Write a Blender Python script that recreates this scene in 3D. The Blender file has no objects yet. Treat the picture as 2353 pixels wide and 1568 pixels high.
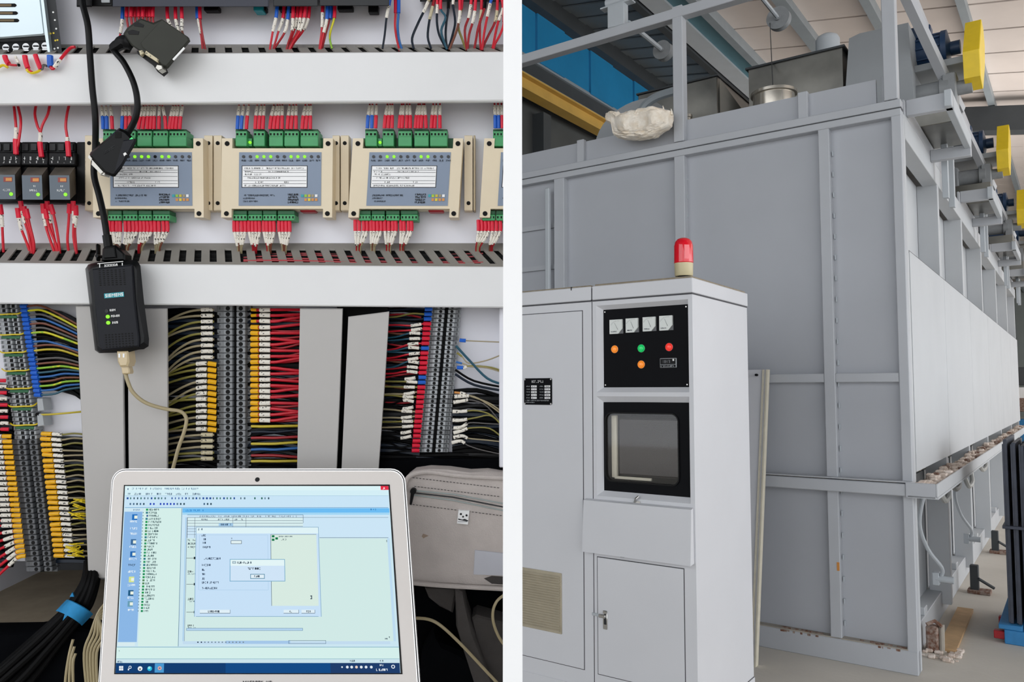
import bpy, bmesh, math, random
from mathutils import Matrix, Vector
rnd = random.Random(7)
PI = math.pi
S = bpy.context.scene
C = S.collection

# ------------------------------------------------------------------ camera, world, lights, exposure
F, PX, PY, CH = 1809.0, 1176.5, 784.0, 1.6
TILT = math.atan(116 / F)
cd = bpy.data.cameras.new('camera'); cam = bpy.data.objects.new('camera', cd); C.objects.link(cam)
cam.location = (0, 0, CH); cam.rotation_euler = (PI / 2 + TILT, 0, 0)
cd.sensor_width = 36; cd.lens = F / 2353 * 36; cd.clip_start = 0.02; cd.clip_end = 300
S.camera = cam
S.view_settings.view_transform = 'Standard'; S.view_settings.look = 'None'
S.view_settings.gamma = 1; S.view_settings.use_curve_mapping = False
S.view_settings.exposure = 0.0
w = bpy.data.worlds.new('overcast_sky'); S.world = w; w.use_nodes = True
bg = w.node_tree.nodes['Background']; bg.inputs[0].default_value = (0.93, 0.96, 1.0, 1); bg.inputs[1].default_value = 2.0

def light(name, kind, loc, aim, energy, size, color=(1, 1, 1)):
    ld = bpy.data.lights.new(name, kind); o = bpy.data.objects.new(name, ld); C.objects.link(o)
    o.location = loc; ld.energy = energy; ld.color = color
    if kind == 'AREA': ld.shape = 'RECTANGLE'; ld.size, ld.size_y = size
    elif kind == 'SUN': ld.angle = size
    o.rotation_euler = (Vector(aim) - Vector(loc)).to_track_quat('-Z', 'Y').to_euler()
    return o
light('assumed_side_fill_light', 'AREA', (9, 0.5, 2.6), (2, 5, 1.6), 105, (5, 4), (0.95, 0.97, 1.0))  # added lamp out of view, stands in for daylight assumed from the right
light('roof_fill_light', 'AREA', tuple(Matrix.Rotation(-math.radians(35.7), 3, 'Z') @ Vector((3.2, 17, 4.4))), tuple(Matrix.Rotation(-math.radians(35.7), 3, 'Z') @ Vector((2.0, 18, 9))), 560, (4, 16), (1.0, 0.97, 0.94))  # added lamp out of view, brightens the ceiling
light('switchboard_fill_light', 'AREA', (-0.45, -0.25, 2.25), (-0.33, 0.8, 1.6), 0.6, (0.5, 0.25), (1.0, 0.985, 0.96))  # added lamp above the viewer, brightens the switchboard

# ------------------------------------------------------------------ frames
TH = -math.radians(35.7)
HM = Matrix.Rotation(TH, 4, 'Z')                      # the hall: x along the oven's front, y along its side
D = 0.81
LM = Matrix.Translation((0, 0, CH)) @ Matrix.Rotation(PI / 2 + TILT, 4, 'X') @ Matrix.Translation((0, 0, -D))   # the switchboard: x right, y up, z towards the viewer
def P(u, v, z=0.0):
    k = (D - z) / F
    return ((u - PX) * k, (PY - v) * k, z)
PXM = D / F
_R = (LM.to_3x3())
def hray(u, v):
    d = _R @ Vector(((u - PX) / F, (PY - v) / F, -1)); return HM.to_3x3().transposed() @ d
def onx(u, v, X): d = hray(u, v); t = X / d.x; return Vector((X, d.y * t, CH + d.z * t))
def ony(u, v, Y): d = hray(u, v); t = Y / d.y; return Vector((d.x * t, Y, CH + d.z * t))
def onz(u, v, Z): d = hray(u, v); t = (Z - CH) / d.z; return Vector((d.x * t, d.y * t, Z))

# ------------------------------------------------------------------ materials
def lin(h):
    r = [int(h[i:i + 2], 16) / 255 for i in (0, 2, 4)]
    return tuple((c / 12.92 if c <= .04045 else ((c + .055) / 1.055) ** 2.4) for c in r) + (1,)
MT = {}
def mat(name, hexc, rough=.55, metal=0, var=.06, scale=20, bump=0, bscale=200, hex2=None, lo=.45, hi=.6, spec=.5, trans=0, emit=0, coat=0, wire=None):
    m = bpy.data.materials.new(name); m.use_nodes = True; nt = m.node_tree; N = nt.nodes; b = N['Principled BSDF']
    c = lin(hexc); b.inputs['Base Color'].default_value = c
    b.inputs['Roughness'].default_value = rough; b.inputs['Metallic'].default_value = metal
    b.inputs['Specular IOR Level'].default_value = spec
    if trans: b.inputs['Transmission Weight'].default_value = trans
    if coat: b.inputs['Coat Weight'].default_value = coat
    tc = N.new('ShaderNodeTexCoord')
    if emit:
        b.inputs['Base Color'].default_value = (0, 0, 0, 1) if emit >= .8 else c
        b.inputs['Emission Color'].default_value = c; b.inputs['Emission Strength'].default_value = emit
    elif var or hex2:
        n = N.new('ShaderNodeTexNoise'); n.inputs['Scale'].default_value = scale; n.inputs['Detail'].default_value = 5
        nt.links.new(tc.outputs['Object'], n.inputs['Vector'])
        r = N.new('ShaderNodeValToRGB'); e = r.color_ramp.elements
        e[0].position, e[1].position = lo, hi
        if hex2: e[0].color = c; e[1].color = lin(hex2)
        else:
            e[0].position, e[1].position = .3, .7
            e[0].color = tuple(x * (1 - var) for x in c[:3]) + (1,); e[1].color = tuple(min(1, x * (1 + var)) for x in c[:3]) + (1,)
        nt.links.new(n.outputs['Fac'], r.inputs[0]); nt.links.new(r.outputs[0], b.inputs['Base Color'])
    if bump:
        n2 = N.new('ShaderNodeTexNoise'); n2.inputs['Scale'].default_value = bscale; n2.inputs['Detail'].default_value = 4
        nt.links.new(tc.outputs['Object'], n2.inputs['Vector'])
        bp = N.new('ShaderNodeBump'); bp.inputs['Strength'].default_value = bump; bp.inputs['Distance'].default_value = .02
        nt.links.new(n2.outputs['Fac'], bp.inputs['Height']); nt.links.new(bp.outputs[0], b.inputs['Normal'])
    MT[name] = m
    return m
mat('white_board', 'fdfdfd', .6, var=0, spec=.2)
mat('plate', 'e9e9f0', .5, var=.03, scale=9)
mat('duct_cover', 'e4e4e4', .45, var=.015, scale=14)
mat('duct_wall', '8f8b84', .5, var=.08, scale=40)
mat('duct_cover_shaded', 'b4b1ae', .45, var=.02, scale=14)  # darkened copy of the cover colour, shade of the lower field painted in
mat('black', '08080a', .5, var=.1, spec=.25); mat('black_gloss', '040506', .4, var=.1, spec=.2)
mat('dark_grey', '2f3032', .5, var=.08, spec=.3); mat('plc_grey', '3c3e48', .5, var=.05, spec=.3)
mat('hole', '030303', .9, var=0)
mat('conn_grey', '34352f', .55, spec=.25, var=.06, scale=60)
mat('adapter', '14161d', .5, var=.08, scale=80, spec=.25); mat('adapter_edge', '07080b', .4, var=.08, spec=.3)
mat('teal', '199aa6', .4, var=.03); mat('print_white', 'f2f2f0', .6, var=0); mat('print_black', '16161a', .7, var=0)
mat('print_slate', '3a424e', .7, var=0)
mat('cream', 'e3d4b8', .45, var=.03, scale=25); mat('cream_dark', 'b9a98b', .5, var=.05, scale=25)
mat('blue_grey', '8290a4', .5, var=.03, scale=18); mat('label_white', 'f6f6f6', .5, var=0)
mat('green', '3f9a5f', .4, var=.06, scale=90); mat('green_dark', '20603a', .5, var=.1, scale=90)
mat('red', 'cf1a2e', .38, var=.12, scale=60); mat('red_dark', 'a31622', .42, var=.15, scale=60)
mat('ferrule_red', 'dd1236', .4, var=.1, scale=90); mat('ferrule_blue', '1560c8', .4, var=.1, scale=90)
mat('ferrule_yellow', 'f0b410', .4, var=.08, scale=90)
mat('sleeve', 'ece6da', .5, hex2='1c1a1a', scale=480, lo=.585, hi=.625)
mat('sleeve_aged', 'cfc4a4', .55, hex2='3a342a', scale=480, lo=.61, hi=.65)
mat('navy', '101d2c', .4, var=.15, spec=.3); mat('blue_wire', '1c62a8', .4, var=.1); mat('teal_wire', '1f5468', .4, var=.1)
mat('yellow_wire', 'cbb525', .4, var=.1); mat('green_wire', '8cbf28', .4, hex2='d8d020', scale=60, lo=.48, hi=.52)
mat('brown_wire', '7a4632', .45, var=.12); mat('grey_wire', '5a5654', .45, var=.1); mat('beige_wire', 'a59878', .5, var=.12)
mat('olive_wire', '8c8440', .5, var=.12); mat('black_wire', '040405', .6, var=.1, spec=.12); mat('beige_cable', 'a89a78', .4, var=.06)
mat('clear_plug', 'c9b48c', .2, var=.05, coat=.6)
mat('steel_shell', 'b9b6ae', .35, metal=.8, var=.05); mat('screw', 'b8b8b8', .3, metal=.9, var=.05)
mat('psu_metal', 'c9d6da', .32, metal=.55, var=.04, scale=12); mat('psu_inside', '6b5a3c', .6, var=.2)
mat('relay_grey', '55606b', .35, var=.06); mat('relay_side', '6f665c', .35, hex2='4e4a44', scale=70, lo=.35, hi=.65)
mat('relay_orange', 'd08a3c', .4, var=0); mat('relay_redbox', '8c2f28', .4, var=0)
mat('led_green', '9aff30', emit=1.0); mat('led_off', '15181c', .3, var=0)
mat('tb_grey', '8a8d90', .5, var=.06, scale=80); mat('tb_light', 'a8acaf', .5, var=.06, scale=80); mat('tb_dark', '636568', .5, var=.08, scale=80)
mat('alu', 'd6cfc9', .32, metal=.0, var=.02, scale=10, spec=.7); mat('alu_edge', 'e6e4e2', .25, metal=.6, var=0)
mat('bag', 'c2b9b4', .9, var=.06, scale=60, bump=.25, bscale=900); mat('bag_dark', '45413f', .9, var=.1, scale=60, bump=.2, bscale=900)
mat('zip', '9aa4a2', .4, var=.05); mat('stain', 'a08c7c', .9, var=.1); mat('velcro', '1f8ac4', .7, var=.08, scale=200)
mat('paper', 'bfc0c8', .6, var=.05, scale=30); mat('floor_dust', 'a89a84', .9, var=.15, scale=30)
mat('cloth_dark', '07080b', .95, var=.2, scale=40, spec=.05)
mat('tie_yellow', 'e3c81e', .4, var=.05)
# hall
mat('oven_paint', 'b4b7bd', .5, var=.03, scale=2.2, spec=.35); mat('oven_frame', 'b9bcc1', .5, var=.03, scale=3, spec=.35)
mat('oven_side_lit', 'c3c6c9', .5, var=.03, scale=2.2, spec=.35)  # lighter copy of the oven paint, side daylight put into the colour
mat('oven_dusty', 'a8a196', .8, var=.1, scale=9); mat('rust', '75503f', .9, hex2='a08f84', scale=40, lo=.4, hi=.6)
mat('cab_paint', 'dcdde1', .45, var=.015, scale=3, spec=.4); mat('cab_groove', '4c4c50', .7, var=0)
mat('cab_dust', '9a8f7c', .9, var=.15, scale=40)
mat('panel_black', '0c0d11', .6, var=.05, spec=.12); mat('meter', 'e6eae6', .4, var=.02)
mat('btn_orange', 'f08a2a', .3, emit=.45, coat=.5); mat('btn_green', '14c463', .3, emit=.4, coat=.5); mat('btn_red', 'e8382e', .3, emit=.5, coat=.5)  # glow added to brighten these colours
mat('beacon_red', 'f0182c', .15, var=.03, coat=.8); mat('beacon_highlight', 'ff6a70', .15, var=0, coat=.8); mat('beacon_base', 'd9cda6', .45, var=.03)
mat('glass', 'ffffff', .05, var=0)
_g = MT['glass'].node_tree; _m = _g.nodes.new('ShaderNodeMixShader'); _t = _g.nodes.new('ShaderNodeBsdfTransparent'); _s = _g.nodes.new('ShaderNodeBsdfGlossy'); _s.inputs['Roughness'].default_value = .04
_m.inputs[0].default_value = .03; _g.links.new(_t.outputs[0], _m.inputs[1]); _g.links.new(_s.outputs[0], _m.inputs[2]); _g.links.new(_m.outputs[0], _g.nodes['Material Output'].inputs[0])
mat('crt', '2e2826', .4, var=.08, scale=6); mat('beige_trim', 'd9d2be', .5, var=.05)
mat('vent_beige', 'b5ab95', .6, var=.06); mat('chrome', 'c8c6c2', .25, metal=.9, var=.03)
mat('concrete', 'd0cac0', .85, var=.08, scale=1.6, bump=.1, bscale=30)
mat('roof_panel', 'e6dbd4', .7, var=.04, scale=1.5); mat('roof_dark', '6d7478', .6, var=.08, scale=2)
mat('steel_beam', '8f979c', .5, var=.06, scale=3); mat('steel_pale', 'b9bfc4', .5, var=.04, scale=3); mat('steel_dark', '3c4043', .6, var=.1, scale=3)
mat('cyan_beam', '5f8a98', .5, var=.06, scale=3)
mat('blue_clad', '1a80b2', .5, var=.1, scale=1.2); mat('crane_yellow', 'c9a24e', .5, var=.1, scale=2)
mat('hall_wall', '4a4c4b', .8, var=.2, scale=.8); mat('back_wall', '9aa09c', .8, var=.1, scale=.6)
mat('galv', '6c6b66', .32, metal=.75, hex2='8d8b84', scale=2.5, lo=.35, hi=.65); mat('stainless', 'c9c2b6', .25, metal=.8, var=.05)
mat('duct_grey', '9a9ea1', .5, var=.05, scale=3); mat('wool', 'fff6e8', .95, hex2='f0e2ce', scale=18, lo=.4, hi=.65, bump=.4, bscale=55)
mat('motor_blue', '1d3a5c', .45, var=.08); mat('guard_yellow', 'f3d01a', .4, var=.04); mat('cast_grey', '8d9092', .5, var=.08)
mat('pallet_blue', '2f7fb8', .6, var=.1); mat('wood', 'c9a67c', .7, var=.12, scale=14); mat('stack_dark', '3a3f4c', .5, var=.2, scale=12)
mat('debris', 'eee2d8', .9, hex2='cdbbad', scale=40, lo=.4, hi=.6); mat('hose', 'a8a8a4', .5, var=.05)

# ------------------------------------------------------------------ mesh builder
class B:
    def __init__(s): s.v = []; s.f = []; s.m = []; s.mats = []
    def mi(s, m):
        if m not in s.mats: s.mats.append(m)
        return s.mats.index(m)
    def add(s, vs, fs, m):
        o = len(s.v); s.v += [tuple(p) for p in vs]; i = s.mi(m)
        for f in fs: s.f.append(tuple(o + k for k in f)); s.m.append(i)
        return s
    def box(s, a, b, m, c=0):
        x0, y0, z0 = [min(p, q) for p, q in zip(a, b)]; x1, y1, z1 = [max(p, q) for p, q in zip(a, b)]
        if c <= 0:
            v = [(x, y, z) for x in (x0, x1) for y in (y0, y1) for z in (z0, z1)]
            return s.add(v, [(0, 1, 3, 2), (4, 6, 7, 5), (0, 4, 5, 1), (2, 3, 7, 6), (0, 2, 6, 4), (1, 5, 7, 3)], m)
        c = min(c, (x1 - x0) * .45, (y1 - y0) * .45, (z1 - z0) * .45)
        v = []; idx = {}
        for i in (0, 1):
            for j in (0, 1):
                for k in (0, 1):
                    p = [(x0, x1)[i], (y0, y1)[j], (z0, z1)[k]]; q = [p[0] + (c, -c)[i], p[1] + (c, -c)[j], p[2] + (c, -c)[k]]
                    for ax in range(3):
                        r = list(q); r[ax] = p[ax]; idx[i, j, k, ax] = len(v); v.append(tuple(r))
        f = []
        g = lambda i, j, k, ax: idx[i, j, k, ax]
        for e in (0, 1):
            f.append((g(e, 0, 0, 0), g(e, 1, 0, 0), g(e, 1, 1, 0), g(e, 0, 1, 0)))
            f.append((g(0, e, 0, 1), g(1, e, 0, 1), g(1, e, 1, 1), g(0, e, 1, 1)))
            f.append((g(0, 0, e, 2), g(1, 0, e, 2), g(1, 1, e, 2), g(0, 1, e, 2)))
            for h in (0, 1):
                f.append((g(0, e, h, 1), g(1, e, h, 1), g(1, e, h, 2), g(0, e, h, 2)))
                f.append((g(e, 0, h, 0), g(e, 1, h, 0), g(e, 1, h, 2), g(e, 0, h, 2)))
                f.append((g(e, h, 0, 0), g(e, h, 1, 0), g(e, h, 1, 1), g(e, h, 0, 1)))
                for l in (0, 1): f.append((g(e, h, l, 0), g(e, h, l, 1), g(e, h, l, 2)))
        return s.add(v, f, m)
    def loft(s, rings, m, cap0=True, cap1=True, capm=None):
        n = len(rings[0]); vs = [p for r in rings for p in r]; fs = []
        for i in range(len(rings) - 1):
            for j in range(n):
                k = (j + 1) % n; fs.append((i * n + j, i * n + k, (i + 1) * n + k, (i + 1) * n + j))
        if cap0: fs.append(tuple(range(n)))
        if cap1 and not capm: fs.append(tuple(range((len(rings) - 1) * n, len(rings) * n)))
        s.add(vs, fs, m)
        if cap1 and capm: s.add(rings[-1], [tuple(range(n))], capm)
        return s
    def prism(s, pts, ax, a, b, m, inset=0, capm=None):
        """pts in the plane across axis ax; extruded a..b; the b end chamfered by inset"""
        def up(p, h):
            q = list(p); q.insert(ax, h); return tuple(q)
        n = len(pts); rings = [[up(p, a) for p in pts]]
        if inset:
            cx = sum(p[0] for p in pts) / n; cy = sum(p[1] for p in pts) / n
            sg = 1 if b > a else -1
            rings.append([up(p, b - sg * inset) for p in pts])
            q = []
            for p in pts:
                dx, dy = cx - p[0], cy - p[1]; l = math.hypot(dx, dy) or 1
                q.append((p[0] + dx / l * inset * 1.2, p[1] + dy / l * inset * 1.2))
            rings.append([up(p, b) for p in q])
        else: rings.append([up(p, b) for p in pts])
        return s.loft(rings, m, capm=capm)
    def lathe(s, p0, axis, prof, n, m):
        a = Vector(axis).normalized(); t = a.orthogonal().normalized(); q = a.cross(t); p0 = Vector(p0)
        rings = [[tuple(p0 + a * h + (t * math.cos(2 * PI * k / n) + q * math.sin(2 * PI * k / n)) * r) for k in range(n)] for h, r in prof]
        return s.loft(rings, m)
    def cyl(s, p0, p1, r, n, m, r1=None):
        d = Vector(p1) - Vector(p0)
        return s.lathe(p0, d, [(0, r), (d.length, r if r1 is None else r1)], n, m)
    def tube(s, path, r, m, n=7):
        path = [Vector(p) for p in path]; L = len(path); rings = []; t = None
        for i in range(L):
            d = (path[min(i + 1, L - 1)] - path[max(i - 1, 0)]).normalized()
            if t is None: t = d.orthogonal().normalized()
            t = (t - d * t.dot(d)); t = t.normalized() if t.length > 1e-9 else d.orthogonal().normalized()
            q = d.cross(t); rr = r[i] if isinstance(r, (list, tuple)) else r
            rings.append([tuple(path[i] + (t * math.cos(2 * PI * k / n) + q * math.sin(2 * PI * k / n)) * rr) for k in range(n)])
        return s.loft(rings, m)
    def beam(s, p0, p1, wd, h, m, up=(0, 0, 1)):
        p0, p1 = Vector(p0), Vector(p1); d = (p1 - p0).normalized(); r = d.cross(Vector(up))
        r = r.normalized() if r.length > 1e-6 else Vector((1, 0, 0)); u = r.cross(d)
        rg = [[tuple(p + r * a * wd / 2 + u * b * h / 2) for a, b in ((-1, -1), (1, -1), (1, 1), (-1, 1))] for p in (p0, p1)]
        return s.loft(rg, m)
ORG = {}
def smooth(path, k=4):
    P_ = [Vector(p) for p in path]; out = []
    for i in range(len(P_) - 1):
        a, b, c, d = P_[max(i - 1, 0)], P_[i], P_[i + 1], P_[min(i + 2, len(P_) - 1)]
        for j in range(k):
            t = j / k
            out.append(.5 * ((2 * b) + (c - a) * t + (2 * a - 5 * b + 4 * c - d) * t * t + (3 * b - a - 3 * c + d) * t ** 3))
    out.append(P_[-1]); return out
XR = -.0075
LEFT = set()
def mesh(name, b, o, sm=True, clip=False):
    me = bpy.data.meshes.new(name); me.from_pydata([(p[0] - o[0], p[1] - o[1], p[2] - o[2]) for p in b.v], [], b.f)
    for m in b.mats: me.materials.append(MT[m])
    me.polygons.foreach_set('material_index', b.m)
    bm = bmesh.new(); bm.from_mesh(me)
    if clip and max(p[0] for p in b.v) > XR - .0003: bmesh.ops.bisect_plane(bm, geom=bm.verts[:] + bm.edges[:] + bm.faces[:], plane_co=(XR - .0003 - o[0], 0, 0), plane_no=(1, 0, 0), clear_outer=True)
    bmesh.ops.recalc_face_normals(bm, faces=bm.faces); bm.to_mesh(me); bm.free()
    if sm:
        me.polygons.foreach_set('use_smooth', [True] * len(me.polygons)); me.set_sharp_from_angle(angle=math.radians(38))
    return me
def put(name, b, fr=None, parent=None, org=None, label=None, cat=None, group=None, kind=None, sm=True):
    """one mesh object; a part shares its parent's origin"""
    if parent is not None: o = ORG[parent.name]
    elif org is None:
        xs = [p[0] for p in b.v]; ys = [p[1] for p in b.v]; zs = [p[2] for p in b.v]
        o = ((min(xs) + max(xs)) / 2, (min(ys) + max(ys)) / 2, min(zs)) if fr is HM else ((min(xs) + max(xs)) / 2, min(ys), min(zs))
    else: o = tuple(org)
    left = fr is LM or (parent is not None and parent.name in LEFT)
    if left and min(p[0] for p in b.v) > XR - .0003: return None
    ob = bpy.data.objects.new(name, mesh(name, b, o, sm, left)); C.objects.link(ob)
    if parent is not None: ob.parent = parent
    else: ob.matrix_world = fr @ Matrix.Translation(o)
    ORG[ob.name] = o
    if left: LEFT.add(ob.name)
    tag(ob, label, cat, group, kind); return ob
def tag(ob, label=None, cat=None, group=None, kind=None):
    for k, x in (('label', label), ('category', cat), ('group', group), ('kind', kind)):
        if x: ob[k] = x
def empty(name, fr, org, label, cat, group=None, kind=None):
    ob = bpy.data.objects.new(name, None); C.objects.link(ob); ob.empty_display_size = .02
    ob.matrix_world = fr @ Matrix.Translation(org); ORG[ob.name] = tuple(org); fr is LM and LEFT.add(ob.name); tag(ob, label, cat, group, kind); return ob
def share(src, off, parent=None):
    c = src.copy(); C.objects.link(c); c.parent = parent if parent is not None else src.parent
    c.location = Vector(src.location) + Vector(off); ORG[c.name] = ORG[src.name]
    for ch in src.children:
        d = ch.copy(); C.objects.link(d); d.parent = c
    return c
NTH = 'first second third fourth fifth sixth seventh eighth ninth tenth eleventh twelfth thirteenth fourteenth fifteenth sixteenth seventeenth eighteenth nineteenth twentieth'.split()
def nth(i):
    if i < 20: return NTH[i]
    t = {2: 'twenty', 3: 'thirty', 4: 'forty'}[(i + 1) // 10]; r = (i + 1) % 10
    return t + '-' + NTH[r - 1] if r else {'twenty': 'twentieth', 'thirty': 'thirtieth', 'forty': 'fortieth'}[t]
# left-hand shapes drawn in the plane of the mounting plate
def lpts(pts, z): return [P(u, v, z)[:2] for u, v in pts]
def lpoly(b, pts, z0, z1, m, inset=0, capm=None): return b.prism(lpts(pts, z1), 2, z0, z1, m, inset, capm)
def lfrus(b, pts, z0, z1, m, inset=0, taper=.85):
    """a housing that widens towards its back"""
    zb = z0 + (z1 - z0) * (1 - taper); n = len(pts)
    r0 = [(*P(u, v, zb)[:2], z0) for u, v in pts]; q = [P(u, v, z1) for u, v in pts]
    cx = sum(p[0] for p in q) / n; cy = sum(p[1] for p in q) / n; q2 = []
    for p in q:
        dx, dy = cx - p[0], cy - p[1]; l = math.hypot(dx, dy) or 1; q2.append((p[0] + dx / l * inset * 1.2, p[1] + dy / l * inset * 1.2, z1))
    rings = [r0, [(p[0], p[1], z1 - inset) for p in q], q2] if inset else [r0, q]
    return b.loft(rings, m)
def lbox(b, u0, v0, u1, v1, z0, z1, m, c=0):
    x0, y0, _ = P(u0, v0, z1); x1, y1, _ = P(u1, v1, z1); return b.box((x0, y1, z0), (x1, y0, z1), m, c)
def disc(b, c, r, h0, h1, m, n=12, ax=2):
    p = list(c); q = list(c); p[ax] = h0; q[ax] = h1; return b.cyl(p, q, r, n, m)
def ldisc(b, u, v, rpx, z0, z1, m, n=12):
    x, y, _ = P(u, v, z1); return b.cyl((x, y, z0), (x, y, z1), rpx * (D - z1) / F, n, m)
def rrect(x0, y0, x1, y1, r, n=5):
    pts = []
    for cx, cy, a in ((x1 - r, y1 - r, 0), (x0 + r, y1 - r, 90), (x0 + r, y0 + r, 180), (x1 - r, y0 + r, 270)):
        for k in range(n + 1):
            t = math.radians(a + 90 * k / n); pts.append((cx + r * math.cos(t), cy + r * math.sin(t)))
    return pts
def scrib(b, fn, x0, y0, x1, y1, m, R=None, dens=.85, st=.16):
    """a line of small printed characters between (x0,y0) and (x1,y1): fn maps flat coordinates to 3-D"""
    R = R or rnd; h = y1 - y0; cw = abs(h) * .75; n = max(1, int((x1 - x0) / cw))
    for i in range(n):
        if R.random() > dens: continue
        cx = x0 + i * cw; w_ = cw * .72; t = abs(h) * st
        for k in range(R.choice((2, 3, 3))):
            if R.random() < .5:
                yy = y0 + h * R.choice((0.05, .45, .85)); q = (cx, yy, cx + w_, yy + t * (1 if h > 0 else -1))
            else:
                xx = cx + w_ * R.choice((0, .5, .9)); q = (xx, y0, xx + t, y1)
            b.add([fn(q[0], q[1]), fn(q[2], q[1]), fn(q[2], q[3]), fn(q[0], q[3])], [(0, 1, 2, 3)], m)
GL = {'S': ['111', '100', '111', '001', '111'], 'I': ['1', '1', '1', '1', '1'], 'E': ['111', '100', '111', '100', '111'],
      'M': ['10001', '11011', '10101', '10001', '10001'], 'N': ['1001', '1101', '1011', '1001', '1001'],
      'R': ['110', '101', '110', '101', '101'], 'O': ['111', '101', '101', '101', '111'], 'P': ['111', '101', '111', '100', '100'],
      'U': ['101', '101', '101', '101', '111'], 'B': ['110', '101', '110', '101', '110'], 'W': ['10001', '10001', '10101', '11011', '10001'],
      'X': ['101', '101', '010', '101', '101'], '/': ['001', '001', '010', '100', '100'], '1': ['1', '1', '1', '1', '1'], '7': ['111', '001', '010', '010', '010'],
      'V': ['101', '101', '101', '101', '010'], '2': ['111', '001', '111', '100', '111'], '4': ['101', '101', '111', '001', '001'], '0': ['111', '101', '101', '101', '111'],
      'A': ['010', '101', '111', '101', '101'], 'T': ['111', '010', '010', '010', '010'], 'L': ['100', '100', '100', '100', '111'], 'K': ['101', '110', '100', '110', '101'],
      'D': ['110', '101', '101', '101', '110'], 'G': ['111', '100', '101', '101', '111'], 'C': ['111', '100', '100', '100', '111'], ' ': ['00'] * 5, '.': ['0', '0', '0', '0', '1'],
      'F': ['111', '100', '110', '100', '100'], 'Y': ['101', '101', '010', '010', '010'], '3': ['111', '001', '111', '001', '111']}
def word(b, fn, txt, x0, y0, x1, y1, m):
    cols = sum(len(GL[c][0]) + 1 for c in txt) - 1; cw = (x1 - x0) / cols; ch = (y1 - y0) / 5; x = x0
    for c in txt:
        g = GL[c]
        for r in range(5):
            j = 0
            while j < len(g[0]):
                if g[r][j] == '1':
                    k = j
                    while k + 1 < len(g[0]) and g[r][k + 1] == '1': k += 1
                    a, bb = x + j * cw, x + (k + 1) * cw; ya, yb = y0 + r * ch, y0 + (r + 1) * ch
                    b.add([fn(a, ya), fn(bb, ya), fn(bb, yb), fn(a, yb)], [(0, 1, 2, 3)], m); j = k + 1
                else: j += 1
        x += (len(g[0]) + 1) * cw

# ================================================================== setting: added partition, floor, roof, walls
b = B(); b.box((-.0068, .6, 0), (.0078, 1.5, 3.2), 'white_board')  # added board filling the white gap, keeps the light of both halves apart
put('wall_added_divider', b, Matrix.Identity(4), kind='structure', org=(0, 1, 0), sm=False)
b = B(); b.box((-30, -14, -.1), (14, 70, 0), 'concrete'); put('floor', b, HM, kind='structure', sm=False)

# ================================================================== LEFT: the open switchgear cabinet
cab = empty('switchgear_cabinet', LM, P(560, 1700, 0), 'pale grey open switchgear cabinet holding the wiring behind the laptop', 'cabinet')
b = B(); b.box((P(-160, 0)[0], P(0, 1290)[1], -.004), (XR, P(0, -120)[1], 0), 'plate'); put('mounting_plate', b, parent=cab, sm=False)
b = B(); b.box((P(-170, 0)[0], -.30, -.215), (XR, P(0, -130)[1], -.20), 'tb_dark'); put('back_panel', b, parent=cab, sm=False)
b = B(); b.box((P(-175, 0)[0], -.30, -.215), (P(-165, 0)[0], P(0, -130)[1], .10), 'plate'); put('side_panel', b, parent=cab, sm=False)
b = B(); b.box((P(-175, 0)[0], -.302, -.215), (P(520, 0)[0], -.294, .03), 'floor_dust'); put('bottom_plate', b, parent=cab, sm=False)
b = B(); lbox(b, 1147, 706, 1200, 1075, 0, .03, 'plate', .001); put('edge_flange', b, parent=cab)

b = B(); b.box((P(-175, 0)[0], -1.5, -.215), (XR, -.303, -.002), 'tb_dark'); put('lower_body', b, parent=cab, sm=False)
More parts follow.
